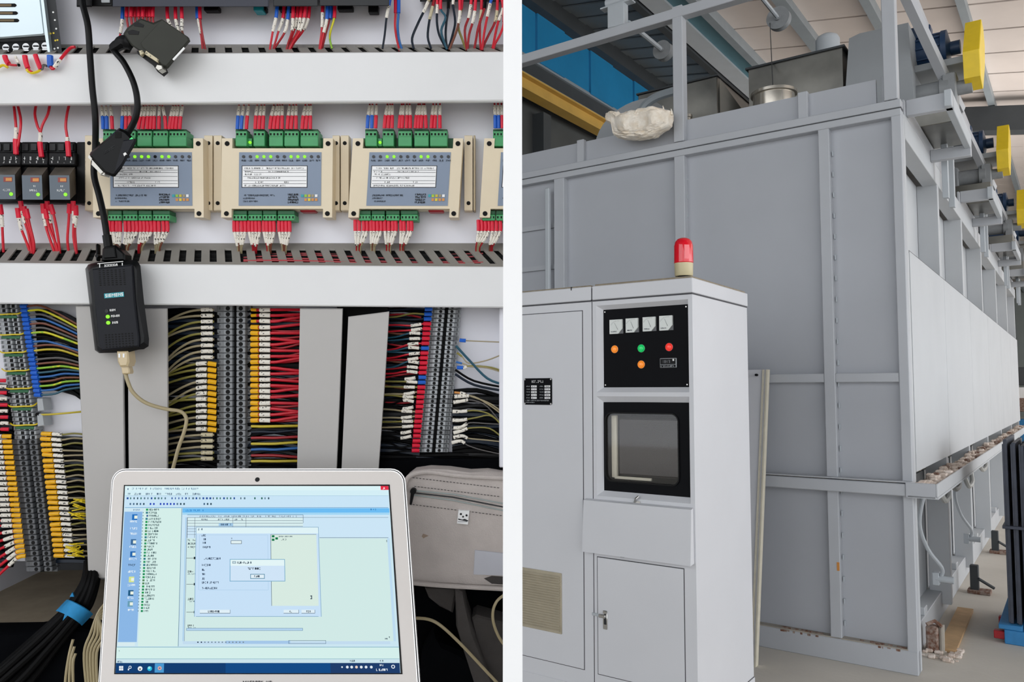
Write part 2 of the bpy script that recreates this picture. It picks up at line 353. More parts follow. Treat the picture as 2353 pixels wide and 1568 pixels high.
# ---- cable ducts
def hduct(label, topl, topr, botl, botr, backl, slots, zc=.042, redin=False):
    u0, u1 = -120, 1180
    e = lambda a, c, u: a + (c - a) * u / 1156
    root = empty('cable_duct', LM, P(560, botl, 0), label, 'cable duct', 'horizontal slotted cable ducts')
    b = B()
    A = [P(u0, e(topl, topr, u0), zc), P(u1, e(topl, topr, u1), zc), P(u1, e(botl, botr, u1), zc), P(u0, e(botl, botr, u0), zc)]
    A = [(min(p[0], XR - .0002), p[1], p[2]) for p in A]
    c = .0012
    R0 = [(p[0], p[1], zc - .006) for p in A]; R1 = [(p[0], p[1], zc - c) for p in A]
    R2 = [(p[0], p[1] + (-c if i < 2 else c), zc) for i, p in enumerate(A)]
    b.loft([R0, R1, R2], 'duct_cover'); put('cover', b, parent=root)
    b = B(); y1 = max(A[2][1], A[3][1]) + .002; y0 = P(0, min(botl, botr) - 3, 0)[1]
    b.loft([[(x, y1, zc - .006), (x, y0, 0), (x, y0 + .002, 0), (x, y1 + .003, zc - .006)] for x in (A[0][0], XR - .0004)], 'duct_wall'); put('lower_wall', b, parent=root, sm=False)
    # slotted upper wall flaring to the back
    def W(u, t):   # t = 0 at the cover, 1 at the mounting plate
        z = (zc - .004) * (1 - t); vc = e(topl, topr, u) + 1.5; vb = backl
        p = P(u, vc, zc - .004); q = P(u, vb, 0); y = p[1] + (q[1] - p[1]) * t
        return (P(u, 0, z)[0], y, z)
    def slab(b, pts, m):
        up = [Vector(W(*p)) for p in pts]; dn = [p + Vector((0, -.0018, -.0003)) for p in up]
        b.loft([[tuple(p) for p in up], [tuple(p) for p in dn]], m)
    b = B(); lo, hi = slots[3], slots[4]
    slab(b, [(u0, 0), (u1 - 8, 0), (u1 - 8, lo), (u0, lo)], 'duct_wall'); slab(b, [(u0, hi), (u1 - 8, hi), (u1 - 8, 1), (u0, 1)], 'duct_wall')
    put('wall_edge', b, parent=root, sm=False)
    b = B()
    for t in (.1, .3, .5, .7, .9, 1.05):
        b.tube([Vector(W(u, t)) + Vector((0, -.0085, -.001 + .0006 * math.sin(u / 70 + t * 9))) for u in range(u0, u1 - 8, 40)], .0052, 'hole', 5)  # black tubes added behind the slots as painted inner shade
    put('slot_shade_tubes', b, parent=root, kind='stuff')
    s0, pitch, wd = slots[:3]; k = slots[5]; u = s0
    while u < 1150:
        b = B(); a0, a1 = u + wd, u + pitch; sh0 = (a0 - 480) * k; sh1 = (a1 - 480) * k
        slab(b, [(a0 + sh0, lo), (a1 + sh1, lo), (a1, hi), (a0, hi)], 'duct_wall'); put('finger', b, parent=root, sm=False); u += pitch
    return root
hduct('upper horizontal grey cable duct running behind the hanging connector', 124, 118, 240, 232, 102, (-84, 37.5, 16, .10, .82, .05))
hduct('lower horizontal grey cable duct below the four cream controllers', 604, 613, 698, 707, 559, (-98, 34.1, 15.5, .14, .74, .05))
for i in range(6):
    b = B(); v0 = 583 + i * 4; pts = [P(u, v0 + 4 * math.sin(u / (60 + i * 9) + i) + max(0, 6 - u / 100), .004 + .0052 * i) for u in range(560, 1150, 50)]
    b.tube(smooth(pts, 3), .0011, 'red_dark' if i % 3 else 'black_wire', 5)
    put('wire', b, LM, label='%s hidden wire lying inside the lower slotted duct, counted from its back' % nth(i), cat='wire', group='wires lying inside the lower duct')

VD = [('leftmost vertical grey duct cover, left of the black gap under the adapter', [(174, 703), (281, 703), (286, 1090), (289, 1330), (203, 1330), (188, 1000)]),
      ('vertical grey duct cover right of the black gap under the adapter', [(293, 709), (383, 709), (385, 900), (384, 1090), (384, 1330), (298, 1330), (294, 1000)]),
      ('vertical grey duct cover right of the red wires of the centre terminal strip', [(689, 709), (787, 709), (781, 900), (771, 1130), (771, 1200), (680, 1200)]),
      ('rightmost vertical grey duct cover with a slanting top edge', [(800, 728), (894, 716), (884, 880), (866, 1130), (864, 1200), (779, 1200)])]
for lb, pts in VD:
    r = empty('vertical_cable_duct', LM, P(pts[0][0], 1330, 0), lb, 'cable duct', 'vertical cable ducts under the lower duct')
    b = B(); lpoly(b, pts, .0335, .036, 'duct_cover_shaded', .0008); put('cover', b, parent=r)
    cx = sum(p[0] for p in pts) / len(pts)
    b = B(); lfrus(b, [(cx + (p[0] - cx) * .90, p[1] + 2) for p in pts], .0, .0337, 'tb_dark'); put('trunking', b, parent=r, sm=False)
for q_ in ((796, 706, 890, 730, .0, .012), (281, 706, 293, 1290, 0, .006), (774, 706, 800, 1100, 0, .006)):
    b = B(); lbox(b, *q_, 'hole'); put('gap_shade_strip', b, parent=cab, sm=False)  # black strips standing in for the shade between the ducts

# ---- wires
def wire(pts, r, m, cuts=(), label='', group=None, n=6, k=4, name=None, cat='wire'):
    name = name or {'red': 'red_wire', 'red_dark': 'dark_red_wire', 'grey_wire': 'grey_wire', 'navy': 'navy_wire', 'yellow_wire': 'yellow_wire', 'tie_yellow': 'yellow_wire'}.get(m, m)
    """pts: (u, v, z); r in photo pixels; cuts: (from, to, radius, material, part name) along the length in pixels"""
    path = smooth([P(*p) for p in pts], k); b = B(); b.tube(path, r * PXM, m, n)
    o = put(name, b, LM, label=label, cat=cat, group=group)
    L = [0]
    for i in range(1, len(path)): L.append(L[-1] + (path[i] - path[i - 1]).length / PXM)
    def at(s):
        s = max(0, min(s, L[-1] - 1e-6))
        for i in range(1, len(L)):
            if L[i] >= s: return path[i - 1].lerp(path[i], (s - L[i - 1]) / max(1e-9, L[i] - L[i - 1]))
    for a, c, rr, mm, nm in cuts:
        q = [at(a)] + [path[i] for i in range(len(path)) if a + 1 < L[i] < c - 1] + [at(c)]
        if (q[-1] - q[0]).length < 1e-5: continue
        cb = B(); cb.tube(q, rr * PXM, mm, 8 if rr > 3 else 6); put(nm, cb, parent=o)
    return o
FR, FB, FY, SL = 'ferrule_red', 'ferrule_blue', 'ferrule_yellow', 'sleeve'
def cuts_for(fm, f=26, s=27, fr=4.0, sr=3.6, sl=SL): return [(0, f, fr, fm, 'ferrule')] + ([(f, f + s, sr, sl, 'marker_sleeve')] if s else [])
ORDM = ['left', 'middle', 'third', 'cut-off fourth']
def run(us, tops, cols, v0, v1, v2, z0, what, dirn):
    for i, (u, t, c) in enumerate(zip(us, tops, cols)):
        f = abs(v1 - v0); fm = FB if c == 'b' else FR
        j = rnd.uniform(-1, 1)
        wire([(u, v0, z0), (u + (t - u) * .35, v1, z0 + .001), (t + j, v2, z0 - .002), (t + j, v2 + dirn * 22, z0 - .006)], 2.0, 'red' if rnd.random() < .7 else 'red_dark',
             cuts_for(fm, f, abs(v2 - v1) * .93), '%s %s-ferruled wire from the left %s' % (nth(i), 'blue' if c == 'b' else 'red', what), 'marked wires ' + what)
U1 = [237, 246, 258, 280, 289, 299, 318, 328, 338, 346, 354, 365, 381, 389, 396, 404, 413]
T1 = [234, 243, 254, 284, 290, 297, 330, 336, 342, 350, 355, 366, 374, 398, 404, 410, 419]
U2 = [545, 554, 566, 586, 595, 604, 620, 629, 638, 648, 660, 669, 680, 694, 703, 713]
T2 = [550, 560, 572, 591, 600, 608, 629, 637, 642, 649, 666, 675, 680, 701, 709, 714]
U3 = [844, 854, 863, 883, 892, 901, 917, 924, 934, 943, 954, 961, 968, 979, 991, 999, 1011]
T3 = [849, 856, 866, 890, 896, 902, 924, 928, 936, 942, 961, 966, 972, 975, 996, 1003, 1010]
run(U1, T1, 'bbrb' + 'r' * 13, 297, 269, 243, .019, 'into the upper terminals of the left controller', -1)
run(U2, T2, 'bbr' + 'r' * 13, 297, 268, 242, .019, 'into the upper terminals of the second controller', -1)
run(U3, T3, 'bbr' + 'r' * 14, 295, 267, 241, .019, 'into the upper terminals of the third controller', -1)
run([1138, 1146, 1154], [1137, 1145, 1152], 'bbr', 295, 267, 241, .019, 'into the upper terminals of the fourth controller', -1)
def runb(us, ends, what, v0=508, v1=533):
    for i, u in enumerate(us):
        e = ends[i // 4] if i // 4 < len(ends) else ends[-1]; e2 = e[0] + (u - sum(us[i // 4 * 4:i // 4 * 4 + 4]) / len(us[i // 4 * 4:i // 4 * 4 + 4])) * .35
        wire([(u, v0, .019), (u + .5, v1, .020), (u + (e2 - u) * .75, 560, .018), (e2, e[1] - 4, .015), (e2, e[1] + 14, .010)], 1.9, rnd.choice(['beige_wire', 'red_dark', 'brown_wire']),
             cuts_for(FR, v1 - v0, rnd.uniform(24, 32), 4.2, 3.3), '%s red-ferruled wire from the left %s' % (nth(i), what), 'marked wires ' + what)
runb([252, 260, 269, 276, 288, 297, 306, 314, 323, 331, 339, 347, 356, 365, 375, 384], [(270, 572), (290, 574), (322, 575), (362, 578)], 'under the left controller')
runb([538, 546, 555, 563, 572, 580, 588, 596, 606, 613, 621, 629, 641, 649, 657, 665], [(551, 578), (585, 574), (618, 577), (653, 576)], 'under the second controller')
runb([816, 825, 835, 843, 852, 859, 867, 875, 884, 893, 902, 909, 921, 928, 938, 945], [(824, 572), (857, 572), (893, 572), (924, 571)], 'under the third controller', 506, 531)
runb([1099, 1107, 1115, 1123, 1131, 1140, 1149], [(1098, 574), (1128, 573)], 'under the cut-off fourth controller', 506, 531)

# wires above the upper duct: (start u, colour, sleeve length, path after the ferrule)
UP = [(282, FB, 32, [(281, 45), (277, 75), (273, 100)], 'red')] + [(u, FR, 0, [(u - 1, 40), (u + 4, 70)], 'red_dark') for u in (292, 302, 311, 320, 329, 338, 345, 352)] + \
     [(384, FR, 26, [(386, 45), (398, 68), (410, 80)], 'sleeve_aged'), (403, FR, 28, [(404, 45), (412, 75), (420, 82)], 'brown_wire'), (417, FR, 26, [(418, 44), (418, 70), (424, 85)], 'brown_wire'),
      (455, FB, 34, [(456, 44), (462, 78), (466, 118)], 'red'), (459, FR, 0, [(460, 44), (466, 85), (473, 118)], 'red_dark'),
      (637, FB, 31, [(634, 42), (627, 72), (619, 120)], 'red'), (653, FR, 30, [(650, 43), (640, 72), (626, 120)], 'red'), (664, FB, 30, [(661, 46), (654, 75), (630, 112), (624, 122)], 'red_dark'),
      (674, FR, 27, [(673, 43), (671, 72), (662, 100), (658, 116)], 'red_dark'), (684, FR, 25, [(682, 42), (676, 70), (664, 102), (660, 116)], 'red'), (693, FR, 28, [(690, 42), (684, 72), (668, 100), (662, 116)], 'red_dark'),
      (702, FR, 30, [(699, 42), (690, 70), (672, 100), (664, 116)], 'red'), (711, FR, 28, [(708, 43), (697, 70), (676, 98), (667, 115)], 'red'),
      (742, FR, 33, [(741, 30), (740, 63), (733, 120)], 'red'), (752, FB, 30, [(751, 45), (744, 75), (735, 120)], 'red'), (759, FB, 0, [(757, 44), (748, 80), (738, 120)], 'red_dark'),
      (769, FR, 0, [(768, 42), (760, 70), (758, 90), (763, 112)], 'green_wire'),
      (897, FB, 28, [(893, 14), (888, 43), (884, 80), (879, 112)], 'navy'), (909, FR, 0, [(909, 30), (908, 60), (912, 90), (919, 118)], 'red'), (916, FB, 0, [(916, 30), (914, 60), (917, 90), (925, 118)], 'blue_wire'),
      (989, 'beige_wire', 26, [(983, 6), (974, 26), (960, 55), (947, 88), (951, 112)], 'navy'), (999, 'red_dark', 30, [(994, 16), (987, 46), (983, 85), (991, 112)], 'navy'),
      (1004, FR, 20, [(1005, 12), (1004, 50), (1010, 82), (1026, 112)], 'navy'), (1013, FR, 0, [(1013, 22), (1024, 40), (1014, 70), (1022, 100), (1028, 114)], 'teal_wire'),
      (1030, 'black_wire', 0, [(1030, 20), (1026, 50), (1024, 80), (1027, 114)], 'navy'), (1043, SL, 0, [(1041, 12), (1046, 50), (1040, 80), (1030, 116)], 'navy'),
      (1056, FR, 28, [(1057, 25), (1054, 52), (1046, 80), (1032, 115)], 'brown_wire'), (1062, FR, 0, [(1060, 22), (1053, 60), (1062, 90), (1072, 116)], 'olive_wire'),
      (1083, FR, 30, [(1082, 12), (1077, 40), (1068, 70), (1073, 116)], 'red_dark'), (1093, FR, 28, [(1091, 26), (1086, 52), (1078, 80), (1074, 116)], 'red_dark'),
      (1107, FR, 28, [(1106, 24), (1103, 52), (1103, 85), (1105, 116)], 'red'), (1115, 'black_wire', 0, [(1113, 20), (1100, 60), (1094, 90), (1090, 114)], 'red_dark'),
      (1131, FB, 30, [(1126, 10), (1119, 42), (1112, 80), (1108, 116)], 'red'), (1143, FR, 26, [(1142, 25), (1137, 52), (1122, 82), (1108, 112)], 'red_dark'),
      (1152, FR, 30, [(1156, 20), (1145, 50), (1138, 80), (1132, 112)], 'red'), (1158, FR, 0, [(1158, 50), (1150, 78), (1138, 100), (1134, 114)], 'red')]
for i, (u, fm, sl, pts, m) in enumerate(UP):
    v1 = pts[0][1]; z = .020 + .002 * (i % 3)
    big = 6.2 if u in (455, 759) else 4.0
    if u > 980: big = 3.4
    wire([(u, -6 if u > 880 else 12, z)] + [(a, c, z + .001 - .0035 * (q > 1)) for q, (a, c) in enumerate(pts)], 2.3 if u < 900 else 2.7, m,
         [(0, v1 - (12 if u < 880 else -6), big, fm, 'ferrule')] + ([(v1 + (-12 if u < 880 else 6), v1 + sl + (-12 if u < 880 else 6), 3.7, SL if u < 880 or i % 3 else 'sleeve_aged', 'marker_sleeve')] if sl else []),
         '%s wire from the left of those dropping into the upper duct' % nth(i), 'wires dropping into the upper duct')
# relay wires
RW = [([(31, 236), (34, 262), (37, 300), (36, 326), (37, 356)], [(61, 87)]), ([(39, 236), (47, 270), (47, 295), (42, 330), (39, 340)], []), ([(84, 236), (80, 262), (86, 290), (93, 306), (92, 332), (96, 362)], [(74, 100)]),
      ([(115, 236), (110, 262), (98, 286), (93, 304)], []), ([(160, 236), (154, 262), (151, 290), (155, 320), (158, 360)], [(82, 99)])]
for i, (pts, sl) in enumerate(RW):
    L = sum(math.dist(pts[k], pts[k + 1]) for k in range(len(pts) - 1))
    cu = [(a, c, 4.2, SL, 'marker_sleeve') for a, c in sl]
    if i in (0, 2, 4): cu.append((L - 34, L, 5.6, FR, 'ferrule'))
    wire([(a, c, .016 + .004 * min(1, k / 2)) for k, (a, c) in enumerate(pts)], 2.9, 'red', cu, '%s red wire from the left, dropping onto the relay sockets' % nth(i), 'red wires above the relays')
RB = [([(0, 470), (4, 500), (6, 540), (8, 580)], 1), ([(40, 478), (47, 520), (60, 555), (72, 588)], 1), ([(47, 462), (54, 500), (66, 540), (74, 590)], 1), ([(55, 474), (62, 510), (74, 550), (77, 586)], 0), ([(60, 480), (69, 520), (78, 560), (77, 590)], 0),
      ([(98, 468), (104, 515), (118, 560), (130, 594)], 1), ([(108, 462), (112, 490), (124, 545), (133, 594)], 1), ([(116, 470), (126, 505), (134, 550), (138, 590)], 0), ([(104, 480), (112, 520), (128, 560), (136, 592)], 0),
      ([(160, 468), (158, 505), (155, 550), (158, 580)], 0), ([(168, 462), (170, 500), (169, 545), (177, 590)], 1), ([(174, 472), (175, 500), (172, 530), (176, 585)], 1)]
for i, (pts, s) in enumerate(RB):
    wire([(a, c, .022 - .003 * k) for k, (a, c) in enumerate(pts)], 2.9, 'red', [(0, 22, 5.2, FR, 'ferrule')] + ([(22, 50, 4.0, SL, 'marker_sleeve')] if s else []),
         '%s red wire from the left, leaving the underside of the relays' % nth(i), 'red wires below the relays')

# ---- lower field: looms behind, blackened to carry the field's shade, then the terminal strips and their wires
def loom(u0, u1, v0, v1, n, what, sl=0.0, slope=6):
    b = B()
    for i in range(n * 2):
        t = (i + .5) / n / 2; v = v0 + (v1 - v0) * t; du = sl * (v - v0); z = .003 + .004 * (i % 2)
        b.tube(smooth([P(u0 + du, v + rnd.uniform(-4, 4), z), P((u0 + u1) / 2 + du, v + rnd.uniform(-7, 7), z + .002), P(u1 + du, v + slope + rnd.uniform(-4, 4), z)], 3), rnd.uniform(4.5, 6.5) * PXM, rnd.choice(['black_wire', 'black_wire', 'black_wire', 'navy', 'black']), 5)
    put('wiring_loom', b, LM, label='tangled loom of black wires ' + what, cat='wiring', kind='stuff')
loom(84, 190, 715, 900, 14, 'right of the pale left terminal blocks', .05, 25)
loom(110, 200, 1000, 1290, 22, 'behind the yellow ferrules on the left', .05)
loom(380, 505, 712, 1080, 36, 'left of the centre terminal strip')
loom(570, 690, 712, 1085, 36, 'right of the centre terminal strip')
loom(866, 990, 712, 1060, 32, 'left of the right terminal strip', -.08)
loom(1040, 1150, 900, 1060, 12, 'at the right edge beside the right terminal strip')
loom(950, 1150, 1042, 1078, 5, 'under the foot of the right terminal strip')
loom(-40, 30, 880, 1300, 28, 'at the far left edge')

def strip(label, rows, name='terminal_strip'):
    """rows: (uc, v, half width, height, light?, hole columns, shape)"""
    r0 = rows[-1]; root = empty(name, LM, P(r0[0], r0[1], 0), label, 'terminal strip')
    for (uc, v, hw, h, m, dark, sq) in rows:
        b = B(); z = .017
        lbox(b, uc - hw, v - h / 2 + .5, uc + hw, v + h / 2 - .5, .003, z - .008, m, .0004)
        lbox(b, uc - hw * .62, v - h / 2 + .5, uc - hw * .10, v + h / 2 - .8, z - .009, z, m, .0005)
        lbox(b, uc + hw * .14, v - h / 2 + .5, uc + hw * .66, v + h / 2 - .8, z - .009, z, m, .0005)
        lbox(b, uc - hw * .09, v - h / 2, uc + hw * .13, v + h / 2, z - .009, z - .006, 'hole')
        for s in (-.36, .40):
            if sq: lbox(b, uc + hw * s - 3.6, v - 3.6, uc + hw * s + 3.6, v + 3.6, z - .001, z + .0002, 'hole')
            else: ldisc(b, uc + hw * s, v, h * .37, z - .001, z + .0002, 'hole', 10)
        for s in (-.84, .86): lbox(b, uc + hw * s - 2, v - 3, uc + hw * s + 2, v + 3, z - .0085, z - .0078, 'tb_dark')
        put('terminal_block', b, parent=root, sm=False)
    return root
rows = []; v = 704; i = 0
while v < 1008:
    uc = 18 + (v - 704) * .153; rows.append((uc, v, 30, 10, 'tb_light', 0, True)); v += 10.4
s1 = strip('slanting pale grey terminal strip at the left edge, with yellow ties', rows)
rows = [(61 + (v - 1016) * .12, v, 36, 12, 'tb_dark', 0, False) for v in [1016 + 12.2 * k for k in range(25)]]
strip('darker grey terminal strip below the pale one at the left', rows)
strip('upright centre terminal strip between beige and red wires', [(537.5, 709 + 13.7 * k, 39, 13.7, 'tb_grey', 0, False) for k in range(28)])
strip('slanting terminal strip at the right with wires fanning off both sides', [(1026 - (v - 705) * .092 * 1.0, v, 34, 10, 'tb_light' if k % 7 else 'tb_grey', 0, False) for k, v in enumerate([706 + 10.3 * k for k in range(33)])])
for k, v in enumerate((722, 769, 810, 852, 893, 934, 977)):
    uc = 18 + (v - 704) * .153; b = B()
    b.tube(smooth([P(uc - 36, v - 4, .013), P(uc - 27, v + 1, .0185), P(uc, v, .019), P(uc + 22, v - 1, .0185), P(uc + 34, v - 9, .013)], 4), 1.7 * PXM, 'tie_yellow', 6)
    lbox(b, uc - 25, v + 3, uc + 18, v + 10, .012, .0176, 'green_dark', .0004)
    put('tie', b, LM, label='%s yellow tie from the top across the pale left terminal strip' % nth(k), cat='cable tie', group='yellow ties across the pale terminal strip')
# left: blue ferrules
cyc = ['brown_wire', 'green_wire', 'grey_wire', 'blue_wire', 'brown_wire', 'grey_wire', 'green_wire', 'black_wire', 'blue_wire', 'brown_wire', 'yellow_wire', 'black_wire', 'grey_wire', 'brown_wire', 'green_wire', 'teal_wire', 'blue_wire', 'brown_wire', 'green_wire', 'blue_wire', 'teal_wire', 'brown_wire']
for i in range(21):
    v = 704 + i * 10.2; u = 49 + (v - 704) * .158; dv = 50 * (1 - i / 15) if i < 15 else -(i - 14) * 3; bow = -6 if i > 8 else 0
    wire([(u, v, .016), (u + 16, v, .018), (u + 45, v - 1 + bow * .3, .018), ((u + 185) / 2 + 18, v + dv * .35 + bow, .016), (192, v + dv, .012)], 2.5, cyc[i],
         [(0, 17, 4.9, FB, 'ferrule')], '%s wire from the top leaving a blue ferrule of the pale terminal strip' % nth(i), 'wires with blue ferrules on the pale left terminal strip')
wire([(84, 953, .016), (110, 953, .018), (150, 950, .018), (192, 946, .012)], 2.2, 'yellow_wire', [(0, 8, 4, 'black_wire', 'ferrule')], 'single thin yellow wire crossing the bare plate left of the ducts', 'wire')
for k, v in enumerate((930, 965)):
    b = B(); lpoly(b, [(84, v - 14), (98, v - 14), (102, v + 14), (86, v + 16)], .004, .018, 'tb_light', .0008)
    put('end_stop', b, LM, label='%s grey end stop beside the pale left terminal strip' % ('upper', 'lower')[k], cat='end stop')
for i in range(24):
    v = 998 + i * 12.15; u = 94 + (v - 998) * .115 + (3 if i == 0 else 0)
    wire([(u, v + rnd.uniform(-2, 2), .016), (u + 26, v, .018), (u + 48, v + 1, .018), (u + 75, v + rnd.uniform(-4, 2), .014), (205, v + rnd.uniform(-2, 5), .010)], 2.1, rnd.choice(['beige_wire', 'olive_wire', 'beige_wire']),
         [(0, 25, 4.9, FY, 'ferrule'), (27, 48, 4.2, SL, 'marker_sleeve')], '%s beige wire from the top with yellow ferrule, right of dark left strip' % nth(i), 'yellow-ferruled wires right of the dark left strip')
for i in range(24):
    v = 1003 + i * 12.1; u = 26 + (v - 1003) * .12; dr = 0 if i < 18 else (i - 17) * 6
    wire([(u, v - dr * .1, .016), (u - 18, v, .018), (u - 42, v + dr * .6, .018), (u - 80, v + dr * 1.6, .014)], 3.2 if i >= 18 else 2.4, 'red', [(0, 17, 4.8, FY, 'ferrule'), (19, 42, 4.4, SL, 'marker_sleeve')],
         '%s red wire from the top with yellow ferrule at the left edge' % nth(i), 'yellow-ferruled red wires at the left edge')
for i in range(9):
    v = 875 + i * 14
    wire([(14 + i * .8, v, .016), (-3, v, .018), (-40, v + 2, .016)], 2.6, ['blue_wire', 'red', 'red'][i % 3], [(0, 15, 4.2, SL if i % 2 else FR, 'marker_sleeve')],
         '%s short wire from the top at the left edge beside the pale strip' % nth(i), 'short marked wires at the left edge beside the pale strip')
for k, (u, v) in enumerate(((182, 1170), (172, 1265))):
    b = B()
    for q in range(16):
        a = rnd.uniform(-.5, .5); x, y = u + rnd.uniform(-12, 8), v + rnd.uniform(-26, 24) * (1 if k == 0 else .6)
        b.tube([P(x - 12, y - 12 * a, .022), P(x, y, .026), P(x + 14, y + 14 * a, .022)], 1.6 * PXM, 'tie_yellow', 5)
    put('tie_tails', b, LM, label='%s tangle of yellow tie tails right of the dark left strip' % ('upper', 'lower')[k], cat='cable ties', kind='stuff')
# centre strip, left side
for i in range(26):
    v = 712 + i * 13.7
    fer = 9 <= i <= 20; us = 497 if fer else 492; g = [18, 8, 20, 14, 22, 30, 24, 30, 26][i] if i < 9 else [16, 10, 12, 22, 26, 20, 4, 14, 8, 10, 12, 6, 10, 8, 12, 6, 10][i - 9]
    sgn = 1 if i < 20 else .7
    cu = ([(0, 18, 5.4, FY, 'ferrule'), (20, 43, 4.8, SL, 'marker_sleeve')] if fer else [(3, 27, 4.6, SL if i < 9 else 'sleeve_aged', 'marker_sleeve')])
    wire([(us, v + (3 if fer else 0), .016), (us - 26, v, .019), (us - 55, v + g * .2, .018), (us - 85, v + g * .8 * sgn, .014), (382, v + g * 1.6 * sgn, .010)], 2.7, rnd.choice(['beige_wire', 'beige_wire', 'olive_wire']) if i > 1 else 'beige_wire', cu,
         '%s beige wire from the top entering the left side of the centre strip' % nth(i), 'beige wires left of the centre strip')
RC = ['red'] * 20 + ['yellow_wire', 'navy', 'red_dark', 'yellow_wire', 'blue_wire', 'red_dark', 'yellow_wire']
for i in range(27):
    v = 712 + i * 13.4; fer = i < 20; g = rnd.uniform(-10, 8) if i < 20 else rnd.uniform(-6, 6)
    cu = [(0, 19 if i > 2 else 14, 5.4 if i > 2 else 3.6, FY, 'ferrule'), (22, 45, 5.0, SL, 'marker_sleeve')] if fer else []
    wire([(578, v, .016), (602, v + rnd.uniform(-1, 1), .019), (630, v, .018), (655, v + g * .4, .015), (692, v + g, .010)], 3.4 if fer else 3.0, RC[i], cu,
         '%s wire from the top leaving the right side of the centre strip' % nth(i), 'wires right of the centre strip')
for i in range(14):
    v = 720 + i * 19 + rnd.uniform(-5, 5)
    wire([(625, v, .012), (650, v + 2, .013), (692, v + rnd.uniform(-9, 9), .009)], 2.8, 'red_dark', (), '%s dark red wire from the top behind those right of the centre strip' % nth(i), 'plain red wires behind those right of the centre strip')
# right strip, left side
for i in range(30):
    v = 711 + i * 11.2; u = 993 - (v - 705) * .092; hi = i < 3; low = i > 13
    m = ['navy', 'olive_wire', 'navy'][i % 3] if hi else (rnd.choice(['red_dark', 'red', 'brown_wire', 'teal_wire']) if not low else rnd.choice(['olive_wire', 'beige_wire', 'black_wire']))
    fm = FB if hi or i in (8, 14, 15) else FR; so = rnd.uniform(18, 24); g = rnd.uniform(-4, 12) if i < 4 else rnd.uniform(-8, 8) + (10 if i < 13 else 0)
    cu = [(0, 17, 4.6, fm, 'ferrule')] + ([(so, so + 24, 3.7, SL, 'marker_sleeve')] if 2 < i < 27 else [])
    wire([(u, v, .014), (u - 18, v, .017), (u - 45, v + rnd.uniform(-4, 6), .017), ((u + 870) / 2 - 20, v + g * .7, .013), (872 - (v - 705) * .05, v + g, .009)], 2.1, m, cu,
         '%s wire from the top entering the left side of the right strip' % nth(i), 'wires left of the right terminal strip')
for i in range(13):
    v = 730 + i * 16
    wire([(968 - i * 1.4, v, .010), (925, v + rnd.uniform(-8, 8), .012), (878 - i, v + rnd.uniform(-14, 18), .008)], 2.4, ['red_dark', 'teal_wire', 'brown_wire', 'navy'][i % 4], (),
         '%s plain wire from the top behind those left of the right strip' % nth(i), 'plain wires behind those left of the right strip')
RS = [([(1056, 782), (1066, 783), (1110, 785), (1165, 787)], FB, 0, 1.4, 'beige_wire'), ([(1050, 811), (1062, 820), (1078, 835), (1120, 828), (1165, 810)], 'olive_wire', 0, 1.6, 'beige_wire'),
      ([(1050, 845), (1068, 845), (1082, 841), (1130, 845), (1165, 858)], FB, 10, 1.9, 'olive_wire'), ([(1048, 832), (1070, 838), (1080, 843), (1120, 846), (1165, 860)], 'blue_wire', 0, 1.6, 'beige_wire'),
      ([(1044, 902), (1060, 904), (1085, 912), (1130, 930), (1168, 960)], 'relay_orange', 12, 1.7, 'beige_wire'), ([(1044, 912), (1064, 911), (1090, 912), (1130, 935), (1168, 965)], SL, 20, 1.7, 'beige_wire'),
      ([(1042, 925), (1062, 922), (1085, 920), (1120, 935), (1160, 985)], SL, 20, 1.5, 'grey_wire'), ([(1040, 946), (1060, 946), (1095, 944), (1130, 955), (1158, 985)], SL, 20, 1.7, 'olive_wire'),
      ([(1040, 966), (1060, 966), (1095, 960), (1125, 955), (1150, 972)], SL, 20, 1.7, 'olive_wire'), ([(1042, 984), (1060, 982), (1080, 972), (1120, 974), (1160, 976)], SL, 20, 1.5, 'grey_wire'),
      ([(1042, 995), (1062, 990), (1080, 984), (1125, 985), (1158, 1010)], SL, 20, 1.7, 'olive_wire'), ([(1042, 1006), (1062, 1002), (1078, 1008), (1120, 1012), (1155, 1016)], SL, 20, 1.5, 'beige_wire'),
      ([(1038, 1018), (1060, 1014), (1075, 1024), (1105, 1034), (1150, 1044)], SL, 18, 1.4, 'grey_wire'), ([(1048, 795), (1080, 830), (1120, 870), (1160, 885)], 'navy', 0, 3, 'teal_wire'), ([(1046, 860), (1090, 885), (1165, 900)], 'navy', 0, 3, 'navy'),
      ([(1046, 850), (1090, 876), (1165, 892)], 'navy', 0, 2.6, 'black_wire')]
for i, (pts, fm, sl, r, m) in enumerate(RS):
    cu = [(0, 14, 4.2 if fm in (FB, SL) else 2.4, fm, 'ferrule')] + ([(13, 13 + sl, 3.8, SL, 'marker_sleeve')] if sl else [])
    wire([(a, c, .018) for a, c in pts], r, m, cu, '%s wire from the top leaving the right side of the right strip' % nth(i), 'wires right of the right terminal strip')

